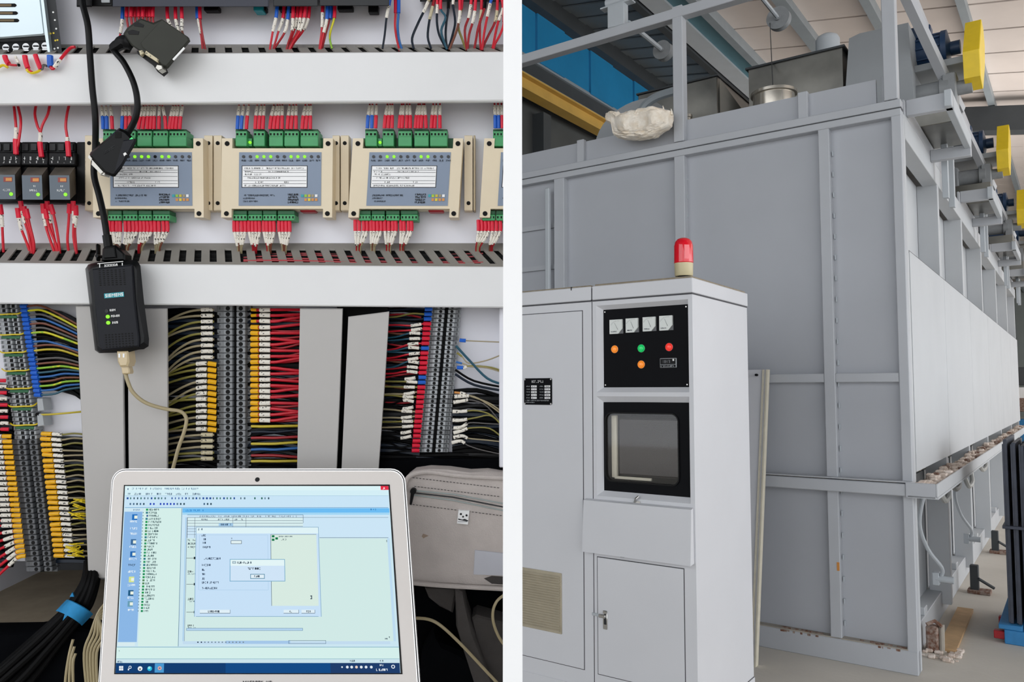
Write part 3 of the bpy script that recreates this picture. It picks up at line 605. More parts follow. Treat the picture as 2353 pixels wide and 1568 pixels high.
# ---- power supply, top left
ps = empty('power_supply', LM, P(50, 130, 0), 'silver slotted power supply box with screw terminals, cut off at the top left', 'power supply')
b = B(); zt = .026
lfrus(b, [(-60, -60), (86, -60), (103, 78), (100, 80), (-60, 92)], .0, zt, 'psu_metal', .0015)
put('housing', b, parent=ps)
b = B(); lpoly(b, [(87, -60), (93, -60), (116, 128), (111, 128), (102, 74)], zt - .004, zt + .003, 'psu_metal'); put('flange', b, parent=ps, sm=False)
b = B(); lfrus(b, [(93, -60), (121, -60), (143, 126), (116, 128)], .0, zt - .002, 'dark_grey', 0, 1)
for (u, v, mm) in ((122, 28, 'print_white'), (104, 42, 'print_white'), (126, 46, 'print_white'), (129, 66, 'print_white'), (123, 76, 'tie_yellow'), (116, 77, 'tie_yellow'), (127, 93, 'tie_yellow'), (132, 92, 'tie_yellow'), (125, 112, 'print_white'), (133, 110, 'print_white')):
    ldisc(b, u, v, 2.2, zt - .003, zt - .0017, mm, 8)
put('side_bracket', b, parent=ps)
for v, ur in ((-12, 36), (12, 38), (30, 41), (47, 44)):
    b = B(); n = [P(u, w_, zt + .0002)[:2] for u, w_ in [(-60, v - 4), (ur - 4, v - 4), (ur - 1, v - 2), (ur, v), (ur - 1, v + 2), (ur - 4, v + 4), (-60, v + 4)]]
    b.prism(n, 2, zt - .002, zt + .0003, 'hole'); lbox(b, -60, v - 2.6, ur - 12, v + 2.4, zt, zt + .0005, 'psu_inside'); put('slot', b, parent=ps, sm=False)
b = B(); lfrus(b, [(-60, 98), (108, 92), (113, 126), (-60, 132)], .0, zt - .008, 'black', .001); put('terminal_block', b, parent=ps)
for i, u in enumerate((-10, 13, 36, 59, 82, 103)):
    b = B(); ldisc(b, u, 110 - i, 8, zt - .009, zt - .005, 'screw', 12); lbox(b, u - 6, 108 - i, u + 6, 111 - i, zt - .006, zt - .0045, 'print_black'); lbox(b, u - 7, 116 - i, u + 7, 121 - i, zt - .009, zt - .004, 'screw', .0004)
    put('screw_terminal', b, parent=ps)
PW = [([(11, 128), (14, 138), (22, 148), (38, 150)], 5.5, FR, 'red', 20), ([(57, 128), (60, 145), (66, 160), (74, 166)], 5.5, FR, 'red', 28), ([(81, 126), (86, 140), (95, 160), (100, 150), (108, 152)], 5.2, FR, 'grey_wire', 34),
      ([(115, 128), (116, 150), (122, 158), (136, 140), (160, 112), (172, 108)], 6.5, FB, 'red', 24), ([(35, 130), (40, 140), (44, 152)], 3, SL, 'black_wire', 18), ([(-10, 160), (6, 150), (18, 155)], 3.4, 'tie_yellow', 'tie_yellow', 6), ([(62, 160), (72, 168), (88, 164), (96, 156)], 3.6, 'tie_yellow', 'tie_yellow', 6)]
for i, (pts, rr, fm, m, l) in enumerate(PW):
    cu = [(0, l, rr, fm, 'ferrule')] + ([(36, 56, 4.6, SL, 'marker_sleeve')] if i == 3 else [])
    wire([(a, c, .048 if i != 3 or q < 4 else .04) for q, (a, c) in enumerate(pts)], 3.4 if i == 3 else 2.8, m, cu, '%s wire from the left under the silver power supply' % nth(i), 'short wires under the silver power supply')

# ---- modules along the top edge
for (u0, u1, v1, m, lb, zz) in ((180, 258, 14, 'black', 'black controller module with the black cable plugged in, at the top edge', .03), (258, 617, 15, 'plc_grey', 'long dark grey controller module cut off by the top edge', .034), (628, 730, 14, 'dark_grey', 'shorter dark grey controller module at the top edge', .034), (734, 894, 13, 'dark_grey', 'dark grey controller module at the top edge, left of the navy wires', .034)):
    r = empty('controller_module', LM, P((u0 + u1) / 2, v1, 0), lb, 'controller'); b = B(); lfrus(b, [(u0, -90), (u1, -90), (u1, v1), (u0, v1)], .0, zz, m, .0006, 1); put('housing', b, parent=r)
    b = B()
    if u0 == 180:
        lfrus(b, [(176, -30), (210, -30), (210, 15), (176, 15)], .02, .037, 'black', .001, 1); put('plug', b, parent=r); b = B(); lbox(b, 232, -6, 252, 6, zz, zz + .0015, 'tb_light', .0005); put('mark', b, parent=r)
    else:
        for (a, c, mm) in {258: ((468, 502, 'black'), (582, 604, 'teal'), (590, 611, 'black')), 628: ((640, 700, 'black'),), 734: ((775, 810, 'black'), (846, 869, 'black'))}[u0]:
            bb = B(); lbox(bb, a, v1 - 3, c, v1 + (9 if c != 869 else 15), .004, .012 if mm == 'black' else .016, mm, .0006); put('latch', bb, parent=r)
b = B(); lfrus(b, [(965, -40), (1190, -40), (1190, 3), (965, 3)], .004, .02, 'black', .001, 1); put('relay_rail', b, LM, label='black relay row cut off by the top right edge of the cabinet', cat='relay row')

# ---- relays
for i, (u, v) in enumerate(((0, 0), (62, 1), (125, 1))):
    r = empty('relay', LM, P(u + 25, 470, 0), 'grey plug-in relay with a green light, %s from the left' % nth(i), 'relay', 'plug-in relays on black sockets')
    b = B(); f0 = u - 12
    lbox(b, u - 14, 326, u + 48, 352, 0, .012, 'black', .001); lbox(b, u - 14, 350, u + 48, 380, 0, .018, 'black', .001); lbox(b, u - 14, 378, u + 50, 466 + v, 0, .010, 'black', .001)
    for q in range(3):
        lbox(b, u - 12 + q * 20, 330, u + 2 + q * 20, 346, .012, .0135, 'dark_grey', .0003)
    put('socket', b, parent=r)
    b = B(); R2 = random.Random(i)
    for q in range(4):
        fn = lambda x, y: P(x, y, .0183)
        scrib(b, fn, u - 8 + q * 14.5, 360, u - 2 + q * 14.5, 368, 'print_white', R2, 1, .12); scrib(b, fn, u - 8 + q * 14.5, 370, u - 2 + q * 14.5, 375, 'print_white', R2, 1, .12)
    put('marking', b, parent=r, sm=False, kind='stuff')
    b = B(); z = .040
    A = [P(x, y, z)[:2] for x, y in ((u - 12, 402 + v), (u + 34, 402 + v), (u + 36, 458 + v), (u - 10, 458 + v))]
    Bk = [P(x, y, .012)[:2] for x, y in ((u + 2, 383 + v), (u + 48, 383 + v), (u + 50, 444 + v), (u + 4, 444 + v))]
    b.loft([[(*p, .012) for p in Bk], [(*p, z) for p in A]], 'relay_side', capm='relay_grey'); put('relay_body', b, parent=r, sm=False)
    b = B(); fn = lambda x, y: P(x, y, z + .0002)
    def q4(x0, y0, x1, y1, m, zz=z + .0002): b.add([P(x0, y0, zz), P(x1, y0, zz), P(x1, y1, zz), P(x0, y1, zz)], [(0, 1, 2, 3)], m)
    q4(u + 8, 407 + v, u + 28, 418 + v, 'relay_redbox'); q4(u + 13, 409 + v, u + 27, 416 + v, 'relay_orange', z + .0003)
    scrib(b, fn, u + 14, 425 + v, u + 22, 429 + v, 'print_white', R2); scrib(b, fn, u + 6, 434 + v, u + 28, 439 + v, 'print_white', R2, 1)
    put('marking', b, parent=r, sm=False, kind='stuff')
    b = B(); ldisc(b, u + 25, 446 + v, 4.2, z - .001, z + .0006, 'led_green', 10); put('indicator', b, parent=r)
b = B(); lbox(b, 175, 326, 199, 468, 0, .012, 'black', .001); put('socket_end_plate', b, LM, label='narrow black end plate between the relays and the left cream controller', cat='end plate')

# ---- cream controllers
def controller(ix, label, L, R_, T, Bm, green_t, green_b, leds, fl, skew=0):
    """L,R_: outer left / right of the raised body; fl: flanges (u0,u1)"""
    r = empty('io_controller', LM, P((L + R_) / 2, Bm, 0), label, 'controller', 'cream controllers in the middle row')
    z = .026; sk = lambda v: skew * (v - 400) / 100
    def pl(b, pts, z0, z1, m, inset=0): lpoly(b, [(u + sk(v), v) for u, v in pts], z0, z1, m, inset)
    b = B()
    pl(b, [(L, 318), (L + 24, 318), (L + 24, 341), (R_ - 22, 341), (R_ - 22, 318), (R_, 318), (R_, 500), (R_ - 21, 500), (R_ - 21, 480), (L + 24, 480), (L + 24, 500), (L, 500)], .008, z, 'cream')
    put('housing', b, parent=r, sm=False)
    b = B()
    for a, c in fl: b = B(); lpoly(b, [(a, 311), (c, 311), (c, 484), (a, 484)], 0, .012, 'cream_dark' if c - a < 14 else 'cream', .0006); put('mounting_flange', b, parent=r, sm=False)
    b = B()
    for u, v in ((L + 12, 330), (R_ - 11, 330), (L + 12, 491), (R_ - 11, 491)): ldisc(b, u + sk(v), v, 5.6, z - .002, z + .0004, 'hole', 14)
    for a, c in fl:
        if c - a > 14: ldisc(b, (a + c) / 2, 329, 4.6, .010, .0124, 'hole', 12); ldisc(b, (a + c) / 2, 467, 4.6, .010, .0124, 'hole', 12)
    put('screw_hole', b, parent=r)
    b = B(); pl(b, [(L + 40, 350), (R_ - 26, 350), (R_ - 26, 473), (L + 40, 473)], z - .001, z + .0005, 'blue_grey'); put('front_label', b, parent=r, sm=False)
    face = r.children[-1] if r.children else r
    b = B(); x0, x1 = L + 48, L + 48 + 148; f = lambda a, c: P(a + sk(c), c, z + .0011); R2 = random.Random(ix)
    def q(a, c, e, g, m, zz): b.add([P(a + sk(c), c, zz), P(e + sk(c), c, zz), P(e + sk(g), g, zz), P(a + sk(g), g, zz)], [(0, 1, 2, 3)], m)
    q(x0 - 1.5, 380.5, x1 + 1.5, 431.5, 'print_black', z + .0007); q(x0, 382, x1, 430, 'label_white', z + .0009)
    for v in (391, 396, 405, 415, 422): q(x0 + (20 if v == 396 else 2), v, x1 - 1, v + .7, 'print_black', z + .0011)
    for v, a, e in ((385, 4, 50), (385, 55, 143), (393, 5, 25), (393, 60, 110), (399, 6, 45), (407, 12, 90), (417, 30, 50), (417, 96, 108), (425, 5, 100)): scrib(b, f, x0 + a, v, x0 + e, v + 3.6, 'print_black', R2, .85)
    scrib(b, f, L + 52, 447, L + 125, 450.5, 'print_slate', R2, .95, .3); scrib(b, f, L + 50, 454, L + 78, 457, 'print_slate', R2, .95, .3); scrib(b, f, L + 50, 461, L + 85, 464, 'print_slate', R2, .8, .3)
    for v in (445, 451, 457, 463): scrib(b, f, R_ - 102, v, R_ - 76, v + 4, 'print_black', R2, 1, .3)
    for k, mm in enumerate(('teal', 'green_wire', 'yellow_wire', 'beige_wire', 'print_white')): q(R_ - 72 + 8 * k, 447, R_ - 66 + 8 * k, 453, mm, z + .0011)
    for k, mm in enumerate(('relay_orange', 'tie_yellow', 'relay_orange', 'relay_orange')): q(R_ - 64 + 8 * k, 456, R_ - 58 + 8 * k, 462, mm, z + .0011)
    for k in range(12): scrib(b, f, L + 45 + k * 15.6, 367, L + 56 + k * 15.6, 370.5, 'print_slate', R2, 1, .3)
    put('print', b, parent=r, sm=False)
    for k in range(12):
        b = B(); u = L + 50 + k * 15.6; ldisc(b, u + sk(360), 360, 3.6, z, z + .0012, 'led_green' if k in leds else 'led_off', 10); put('indicator', b, parent=r)
    for (a, c) in green_t:
        b = B(); lbox(b, a, 314, c, 336, .006, .0245, 'green', .0005); 
        A = [P(x, y, .022)[:2] for x, y in ((a, 301), (c, 301), (c, 316), (a, 316))]; b.prism(A, 2, .004, .0215, 'green', .0006)
        lbox(b, a, 297, c, 303, .004, .015, 'green_dark', .0004)
        n = max(2, round((c - a) / 8)); cw = (c - a) / n
        for k in range(n):
            lbox(b, a + cw * k + 2.2, 306, a + cw * (k + 1) - 2.2, 311, .0214, .0217, 'hole')
        put('terminal_plug', b, parent=r, sm=False)
    for (a, c) in green_b:
        b = B(); lbox(b, a, 484, c, 493, .006, .021, 'green_dark', .0004); lbox(b, a, 493, c, 507, .006, .0225, 'green', .0006)
        n = max(2, round((c - a) / 8)); cw = (c - a) / n
        for k in range(n): lbox(b, a + cw * k + 2.4, 497, a + cw * (k + 1) - 2.4, 502, .0224, .0227, 'hole')
        put('terminal_plug', b, parent=r, sm=False)
    b = B(); pl(b, [(L + 24, 318), (R_ - 22, 318), (R_ - 22, 341), (L + 24, 341)], .0, .009, 'green_dark'); put('circuit_board', b, parent=r, sm=False)
    if ix in (1, 2):
        b = B(); u = green_t[0][1] + 7; lbox(b, u - 5, 318, u + 5, 336, .008, .02, 'green', .0004); put('led_holder', b, parent=r, sm=False)
        b = B(); ldisc(b, u, 327, 3.4, .02, .0215, 'led_green', 10); put('indicator', b, parent=r)
        b = B(); lbox(b, R_ - 75, 480, R_ - 40, 487, .006, .018, 'red_dark', .001); put('din_clip', b, parent=r)
    return r
controller(0, 'cream controller at the left, partly behind the black connector plug', 213, 467, 311, 500, [(236, 266), (278, 310), (315, 348), (351, 385), (388, 428)], [(248, 279), (282, 315), (318, 348), (351, 390)], (3, 4, 5, 7, 8), [(195, 214), (469, 488)], 1.0)
controller(1, 'second cream controller from the left with the full label showing', 509, 764, 311, 500, [(541, 567), (582, 608), (618, 650), (653, 686), (690, 731)], [(535, 567), (570, 602), (604, 635), (638, 677)], (2, 3, 4, 7, 8, 9), [(491, 509), (764, 780)], -1)
controller(2, 'third cream controller from the left, in front of the right-hand slots', 806, 1059, 311, 500, [(839, 866), (879, 905), (915, 946), (952, 985), (988, 1028)], [(824, 852), (854, 884), (887, 918), (921, 960)], (2, 3, 7, 8), [(783, 801), (1067, 1086)], -6)
controller(3, 'fourth cream controller, mostly cut off by the white partition', 1108, 1320, 311, 500, [(1133, 1170)], [(1108, 1138), (1140, 1172)], (), [(1088, 1092)], -6)
# ---- programming adapter, its cable and plugs
ad = empty('programming_adapter', LM, P(270, 812, .045), 'black programming adapter with a teal brand strip hanging in front of the lower duct', 'adapter')
OUT = [(196, 618), (203, 608), (222, 602), (300, 597), (312, 600), (318, 610), (326, 690), (338, 780), (337, 796), (326, 803), (314, 804), (290, 810), (228, 812), (218, 805)]
b = B(); lfrus(b, OUT, .046, .066, 'adapter_edge', .004, 1); put('housing', b, parent=ad)
b = B(); lpoly(b, [(211, 618), (303, 608), (309, 690), (319, 780), (318, 797), (234, 806), (226, 790), (217, 700)], .064, .0685, 'adapter', .0012); put('front_shell', b, parent=ad)
b = B()
for r_ in range(8):
    for c_ in range(7):
        a = 226 + c_ * 9.3 + r_ * .4; v = 621 + r_ * 4.8 - c_ * .35; lbox(b, a, v, a + 4, v + 2.2, .0684, .0687, 'hole')
for r_ in range(6):
    for c_ in range(9):
        a = 241 + c_ * 7.6 + r_ * .4; v = 769 + r_ * 5.6 - c_ * .5; lbox(b, a, v, a + 3.4, v + 2.8, .0684, .0687, 'hole')
put('vent_holes', b, parent=ad, sm=False, kind='stuff')
b = B(); z = .0690; f = lambda a, c: P(a, c - (a - 240) * .09, z + .0002)
lpoly(b, [(239, 675), (284, 671), (285, 682), (240, 686)], .068, z, 'teal'); word(b, f, 'SIEMENS', 242, 676.5, 283, 684, 'print_white'); put('brand_strip', b, parent=ad, sm=False)
b = B(); word(b, f, 'RUN', 252, 712, 265, 717, 'print_white'); word(b, f, 'POWER', 255, 726, 275, 731, 'print_white'); word(b, f, 'BUS', 258, 741, 271, 746, 'print_white')
word(b, f, 'I', 228, 606, 230, 614, 'print_white'); word(b, f, 'XXXXA', 240, 608, 270, 614, 'print_white'); word(b, f, 'I', 280, 608, 282, 614, 'print_white')
b.add([f(224, 604), f(283, 604), f(283, 605.6), f(224, 605.6)], [(0, 1, 2, 3)], 'print_white'); put('lettering', b, parent=ad, sm=False, kind='stuff')
for k, (u, v, m) in enumerate(((245, 715, 'dark_grey'), (247, 728, 'led_green'), (248, 742, 'led_green'))):
    b = B(); ldisc(b, u, v, 4.3, .068, .0695, m, 12); put('indicator', b, parent=ad)
# serial plug on top of the adapter
sp = empty('serial_plug', LM, P(255, 600, .05), 'black serial plug on the top end of the adapter, where the long cable ends', 'plug')
b = B(); lpoly(b, [(232, 600), (234, 572), (240, 566), (264, 563), (270, 568), (286, 585), (286, 598)], .05, .064, 'black_gloss', .0015); put('plug_body', b, parent=sp)
b = B(); lpoly(b, [(237, 570), (262, 568), (266, 592), (238, 594)], .063, .066, 'black_gloss', .0008); put('plug_boss', b, parent=sp)
for u in (222, 279):
    b = B(); ldisc(b, u, 588, 4, .05, .06, 'black_gloss', 10); lbox(b, u - 3, 560, u + 3, 600, .052, .058, 'black_gloss', .001); put('thumbscrew', b, parent=sp)
wire([(190, -30, .045), (190, 8, .048), (202, 60, .052), (207, 130, .052), (212, 200, .052), (219, 270, .050), (219, 340, .044), (216, 400, .046), (228, 450, .052), (239, 500, .056), (246, 545, .058), (250, 572, .058)], 6.6, 'black_gloss', [(560, 604, 9.5, 'black_gloss', 'strain_relief')],
     'long black cable hanging from the top edge down to the adapter', n=12, k=6, name='black_cable', cat='cable')
# 9-pin plug dangling in front of the left controller
pg = empty('serial_connector', LM, P(260, 400, .05), 'black nine-pin plug dangling in front of the left cream controller', 'connector')
b = B(); lpoly(b, [(274, 294), (288, 300), (311, 322), (309, 330), (276, 388), (262, 405), (256, 405), (240, 398), (205, 358), (208, 350)], .052, .068, 'black_gloss', .002); b = B(); lfrus(b, [(274, 294), (288, 300), (311, 322), (309, 330), (276, 388), (262, 405), (256, 405), (240, 398), (205, 358), (208, 350)], .052, .068, 'black_gloss', .002, 1); put('hood', b, parent=pg)
b = B(); lpoly(b, [(283, 322), (311, 318), (278, 380), (262, 398), (268, 372)], .067, .070, 'adapter', .001); put('side_ridge', b, parent=pg)
b = B(); lpoly(b, [(211, 366), (238, 396), (232, 401), (209, 378)], .055, .065, 'steel_shell', .0005); lpoly(b, [(204, 356), (212, 360), (210, 370), (202, 362)], .056, .062, 'steel_shell'); lpoly(b, [(232, 392), (242, 397), (240, 404), (230, 402)], .055, .064, 'steel_shell', .0005); put('metal_shell', b, parent=pg)
b = B(); lbox(b, 264, 303, 278, 317, .0675, .0684, 'hole'); lpoly(b, [(283, 353), (288, 350), (291, 354), (285, 359)], .068, .0705, 'print_white'); lpoly(b, [(297, 320), (303, 315), (306, 320), (300, 325)], .067, .069, 'btn_green')
f = lambda a, c: P(a - (c - 345) * .35, c - (a - 250) * .62 + 10, .0683); scrib(b, f, 236, 328, 262, 336, 'dark_grey', random.Random(3), 1); put('hood_marking', b, parent=pg, sm=False)
wire([(258, 112, .046), (268, 124, .056), (285, 145, .060), (305, 185, .062), (315, 225, .062), (314, 262, .061), (303, 290, .059), (288, 315, .058), (280, 330, .058)], 6.4, 'black_gloss', [], 'black cable looping from the grey bus connector down to the nine-pin plug', n=12, k=6, name='black_cable', cat='cable')
# grey bus connector hanging over the upper duct
bc = empty('bus_connector', LM, P(360, 160, .045), 'dark grey bus connector hanging askew over the upper duct', 'connector')
b = B(); lfrus(b, [(322, 42), (352, 52), (372, 44), (431, 84), (434, 94), (390, 150), (384, 157), (376, 156), (300, 103), (283, 78), (292, 64)], .046, .064, 'conn_grey', .0016, 1); put('hood', b, parent=bc)
b = B(); lpoly(b, [(372, 44), (431, 84), (434, 92), (382, 152), (374, 150), (326, 108), (322, 98)], .063, .0665, 'conn_grey', .0008); put('lid', b, parent=bc)
b = B(); lpoly(b, [(313, 115), (322, 118), (366, 140), (372, 156), (362, 165), (352, 150), (316, 124)], .048, .062, 'black', .001); put('cable_clamp', b, parent=bc)
b = B(); lpoly(b, [(335, 116), (364, 136), (361, 143), (332, 124)], .060, .0675, 'sleeve_aged', .0005); lpoly(b, [(318, 116), (326, 115), (330, 121), (322, 127)], .058, .067, 'sleeve_aged', .0006); lpoly(b, [(360, 148), (372, 150), (374, 158), (364, 163), (356, 156)], .058, .066, 'steel_shell', .0006); put('contact_strip', b, parent=bc)
b = B()
for pts in ([(306, 54), (318, 51), (331, 57), (329, 63), (308, 60)], [(292, 72), (304, 68), (320, 72), (318, 80), (296, 79)]): lpoly(b, pts, .0638, .0643, 'black', .0002)
f = lambda a, c: P(a - (c - 100) * .7, c - (a - 400) * 1.1 + 20, .067); lpoly(b, [(396, 136), (422, 108), (425, 111), (399, 139)], .0662, .067, 'print_white'); put('marking', b, parent=bc, sm=False, kind='stuff')
b = B(); pts = [(258, 112, .052), (272, 104, .054), (286, 96, .055), (302, 104, .055)]; b.tube(smooth([P(*p) for p in pts], 4), [r * PXM for r in [9, 10, 11, 12, 12, 13, 14, 14, 15, 15, 14, 12, 10]], 'black', 9); put('cable_boot', b, parent=bc)

# ================================================================== laptop
KY = .366; ND = math.hypot(1, KY)
def LP(u, v, h=0.0):
    c = (784 - v) / F; d = .7415 / (1 - KY * c); p = P(u, v, D - d); return (p[0], p[1] + KY / ND * h, p[2] + h / ND)
def edge_u(v, side, ins=0):   # outer edge of the lid
    t = (v - 1077) / (1568 - 1077); return 255 - 30 * t + ins if side < 0 else 932 + 33 * t - ins
def outline(ins, vb=1660, r=34):
    pts = []; vt = 1077 + ins
    for k in range(7):
        a = math.radians(180 - 15 * k); pts.append((edge_u(vt, -1, ins) + r + r * math.cos(a), vt + r - r * math.sin(a)))
    for k in range(7):
        a = math.radians(90 - 15 * k); pts.append((edge_u(vt, 1, ins) - r + r * math.cos(a), vt + r - r * math.sin(a)))
    pts += [(edge_u(vb, 1, ins), vb), (edge_u(vb, -1, ins), vb)]; return pts
lap = empty('laptop', LM, LP(592, 1660, -.005), 'silver laptop with its screen lit, standing in front of the lower terminal strips', 'laptop')
def lplate(ins, h0, h1, m, r=34):
    b = B(); o = outline(ins, 1660 - ins, r); b.loft([[LP(u, v, h0) for u, v in o], [LP(u, v, h1) for u, v in o]], m); return b
put('lid', lplate(0, -.006, -.0006, 'alu_edge'), parent=lap)
put('lid_gasket', lplate(2.5, -.001, 0, 'black', 32), parent=lap)
put('lid_rim', lplate(4.5, -.0005, .0004, 'alu_edge', 30), parent=lap)
put('bezel', lplate(7, -.0002, .0008, 'alu', 28), parent=lap)
b = B(); bx = [LP(u, v, h) for h in (-.012, .0) for u, v in ((215, 1640), (975, 1640), (975, 1668), (215, 1668))]
b.box(LP(215, 1668, -.012), (LP(975, 1668, 0)[0], LP(0, 1650)[1], LP(0, 1668)[2] + .17), 'alu', .002); base = put('base', b, parent=lap)
b = B(); b.box((LP(300, 1668)[0], LP(0, 1650)[1], LP(0, 1668)[2] + .03), (LP(890, 1668)[0], LP(0, 1650)[1] + .001, LP(0, 1668)[2] + .10), 'black', .0003); put('keyboard', b, parent=base)
xl = lambda v: 289 - 22 * (v - 1118) / 429; xr = lambda v: 893 + 28 * (v - 1118) / 429
def SM(u, v, v0, h):      # u measured on row v0, followed down the slanting screen to row v
    s = (u - xl(v0)) / (xr(v0) - xl(v0)); return LP(xl(v) + s * (xr(v) - xl(v)), v, h)
b = B(); fr = [(xl(1116) - 3, 1115.5), (xr(1116) + 3, 1114.5), (xr(1550) + 4, 1550), (xl(1550) - 3, 1550)]
b.loft([[LP(u, v, .0006) for u, v in fr], [LP(u, v, .0012) for u, v in fr]], 'black'); frm = put('screen_frame', b, parent=lap, sm=False)
def scr(h):
    k = 'screen_' + h
    if k not in MT: mat(k, h, .6, emit=.95, var=0, spec=.05)
    return k
LV = [0]
sb = B()
def q(u0, v0, u1, v1, h, lv):
    z = .0014 + lv * .00006; sb.add([SM(u0, v0, v0, z), SM(u1, v0, v0, z), SM(u1, v1, v0, z), SM(u0, v1, v0, z)], [(0, 1, 2, 3)], scr(h))
def ln(u0, v0, u1, v1, h, lv, w_=.9):
    q(u0, v0, u1, v0 + w_, h, lv); q(u0, v1 - w_, u1, v1, h, lv); q(u0, v0, u0 + w_, v1, h, lv); q(u1 - w_, v0, u1, v1, h, lv)
def tx(u0, u1, v, hh, h, lv, dens=.85):
    z = .0014 + lv * .00006; scrib(sb, lambda a, c: SM(a, c, v, z), u0, v, u1, v + hh, scr(h), R9, dens, .24)
R9 = random.Random(5)
q(289, 1118, 893, 1547, 'cfeaf6', 0)
q(289, 1118, 893, 1128, 'e0f8fc', 1); q(289, 1128, 893, 1140, 'd8f3fb', 1); q(289, 1140, 893, 1168, 'cde9fb', 1)
q(875, 1118, 893, 1127, 'e8324a', 2); tx(880, 888, 1121, 4, 'ffffff', 3, 1)
tx(292, 300, 1123, 4, '1e3b7a', 2); tx(305, 460, 1122, 4, '6b8ba8', 2, .8)
for a, c in ((296, 303), (310, 326), (337, 353), (362, 373), (381, 398), (406, 420), (427, 436), (444, 466)): tx(a, c, 1134, 4.2, '47607c', 2, .95)
for k in range(42): 
    a = 293 + k * 7.9
    if rnd.random() < .8: q(a, 1144, a + rnd.uniform(2, 4.5), 1148.5, rnd.choice(['2b4a5c', '2f6e62', '28519c', '5a7a8c']), 2)
for k in range(26):
    a = 292 + k * 7.7
    if rnd.random() < .85: q(a, 1157, a + 3.5, 1161.5, '1438b8' if 6 < k < 15 else rnd.choice(['4a6c8c', '2b4a5c']), 2)
q(289, 1140, 893, 1140.7, '9cc4dc', 2); q(289, 1167, 893, 1168, '3a8fc8', 3)
q(289, 1169, 329, 1177, 'd3ecf8', 1); tx(303, 324, 1171, 3.5, '6a8cb0', 2)
q(288, 1177, 329, 1476, '8dbaea', 1); q(272, 1477, 312, 1485, 'dcf0f4', 2)
for v, m_ in ((1183, '1d6fc0'), (1240, '3a6a9a'), (1268, '1f66b0'), (1326, 'd8e890'), (1357, '1d5a84'), (1382, '6aa0b8')):
    sx = xl(v); q(sx + 20, v, sx + 32, v + 13, m_, 2); q(sx + 25, v + 3, sx + 32, v + 10, 'eef6e8', 3)
for v in (1197, 1213, 1225, 1255, 1283, 1297, 1312, 1343, 1372, 1400): tx(xl(v) + 16 + (v % 3), xl(v) + 36, v, 4.5, 'e8f4fc' if v != 1297 else '26384c', 3, .95)
q(332, 1169, 419, 1486, 'd9f3ee', 1); q(419, 1169, 420, 1486, '3a6a8c', 3)
for k in range(34):
    v = 1170 + k * 7.05; sx = xl(v) + 44
    if k != 0: q(sx, v + 1, sx + 2, v + 3, '5a7a80', 2)
    q(sx + 7 + (k == 2) * 2, v, sx + 12, v + 4.6, rnd.choice(['1c8c5a', '2c9c66', '2f7c8c', '5a8a60', '1e9a50']) if k != 2 else '123c8c', 2); tx(sx + 14, sx + rnd.uniform(26, 46), v, 4.3, '4a6468', 2, .92)
q(421, 1169, 895, 1179, '6fc0f8', 1); q(421, 1179, 895, 1184, 'a6daf9', 1); q(421, 1184, 895, 1238, 'd0eafb', 1); tx(425, 473, 1172, 4, '3a8cd0', 2)
tx(852, 866, 1170, 3.5, '3a78b0', 2)
q(432, 1238, 897, 1474, 'd5eeeb', 1); q(432, 1190, 697, 1210, 'dcf2f4', 2)
for v in (1184, 1190, 1197, 1203, 1210): q(432, v, 697, v + .8, '4a5c70', 3)
for u in (432, 449, 536, 566): q(u, 1190, u + .8, 1237, '4a5c70', 3)
q(697, 1184, 697.8, 1203, '4a5c70', 3); tx(460, 690, 1186, 3.2, '6a7c8c', 3, .7); tx(462, 482, 1193, 3.4, '4a5c70', 3); tx(502, 530, 1193, 3.4, '3a4c60', 3); tx(540, 562, 1193, 3.4, '3a4c60', 3); q(504, 1203, 537, 1210, 'a8d0f0', 3); tx(506, 534, 1204.5, 4, '1a3c5c', 4)
for v in (1216, 1222, 1229): q(432, v, 452, v + .7, '4a5c70', 3)
q(697, 1190, 893, 1190.7, '5a7080', 3); q(735, 1236, 893, 1237, '5a7080', 3)
for v in (1240, 1248, 1256): tx(433, 451, v, 4, '2a3c50', 3)
for v in (1283, 1343, 1407): q(430, v, 452, v + .9, '2a3440', 3); q(447, v - 2.4, 452, v + 3, '10141c', 4)
for v in (1312, 1375, 1436): tx(433, 447, v, 4.5, '1a2430', 3, 1); tx(433, 451, v + 6, 3, '5a6c7c', 3, .8); 
q(428, 1190, 430, 1474, 'a6cdee', 2); q(431.5, 1190, 432.2, 1474, '3a4c5c', 3)
q(430, 1444, 697, 1450, 'b9d9f4', 3); ln(430, 1444, 697, 1450, '6a90b0', 4); q(422, 1474, 897, 1481, 'c6e0f4', 2); q(520, 1473, 668, 1480, 'a8cbee', 3); ln(664, 1472, 750, 1480, '5a7890', 4)
for k in range(14): q(455 + k * 8, 1475, 458 + k * 8, 1478, '2a3c50' if k < 2 else '7a90a0', 4)
q(890, 1238, 896, 1474, 'c2e0f6', 2); tx(888, 893, 1242, 4, '3a4c5c', 3); tx(894, 898, 1463, 4, '3a4c5c', 3); tx(885, 893, 1467, 3, '3a4c5c', 3)
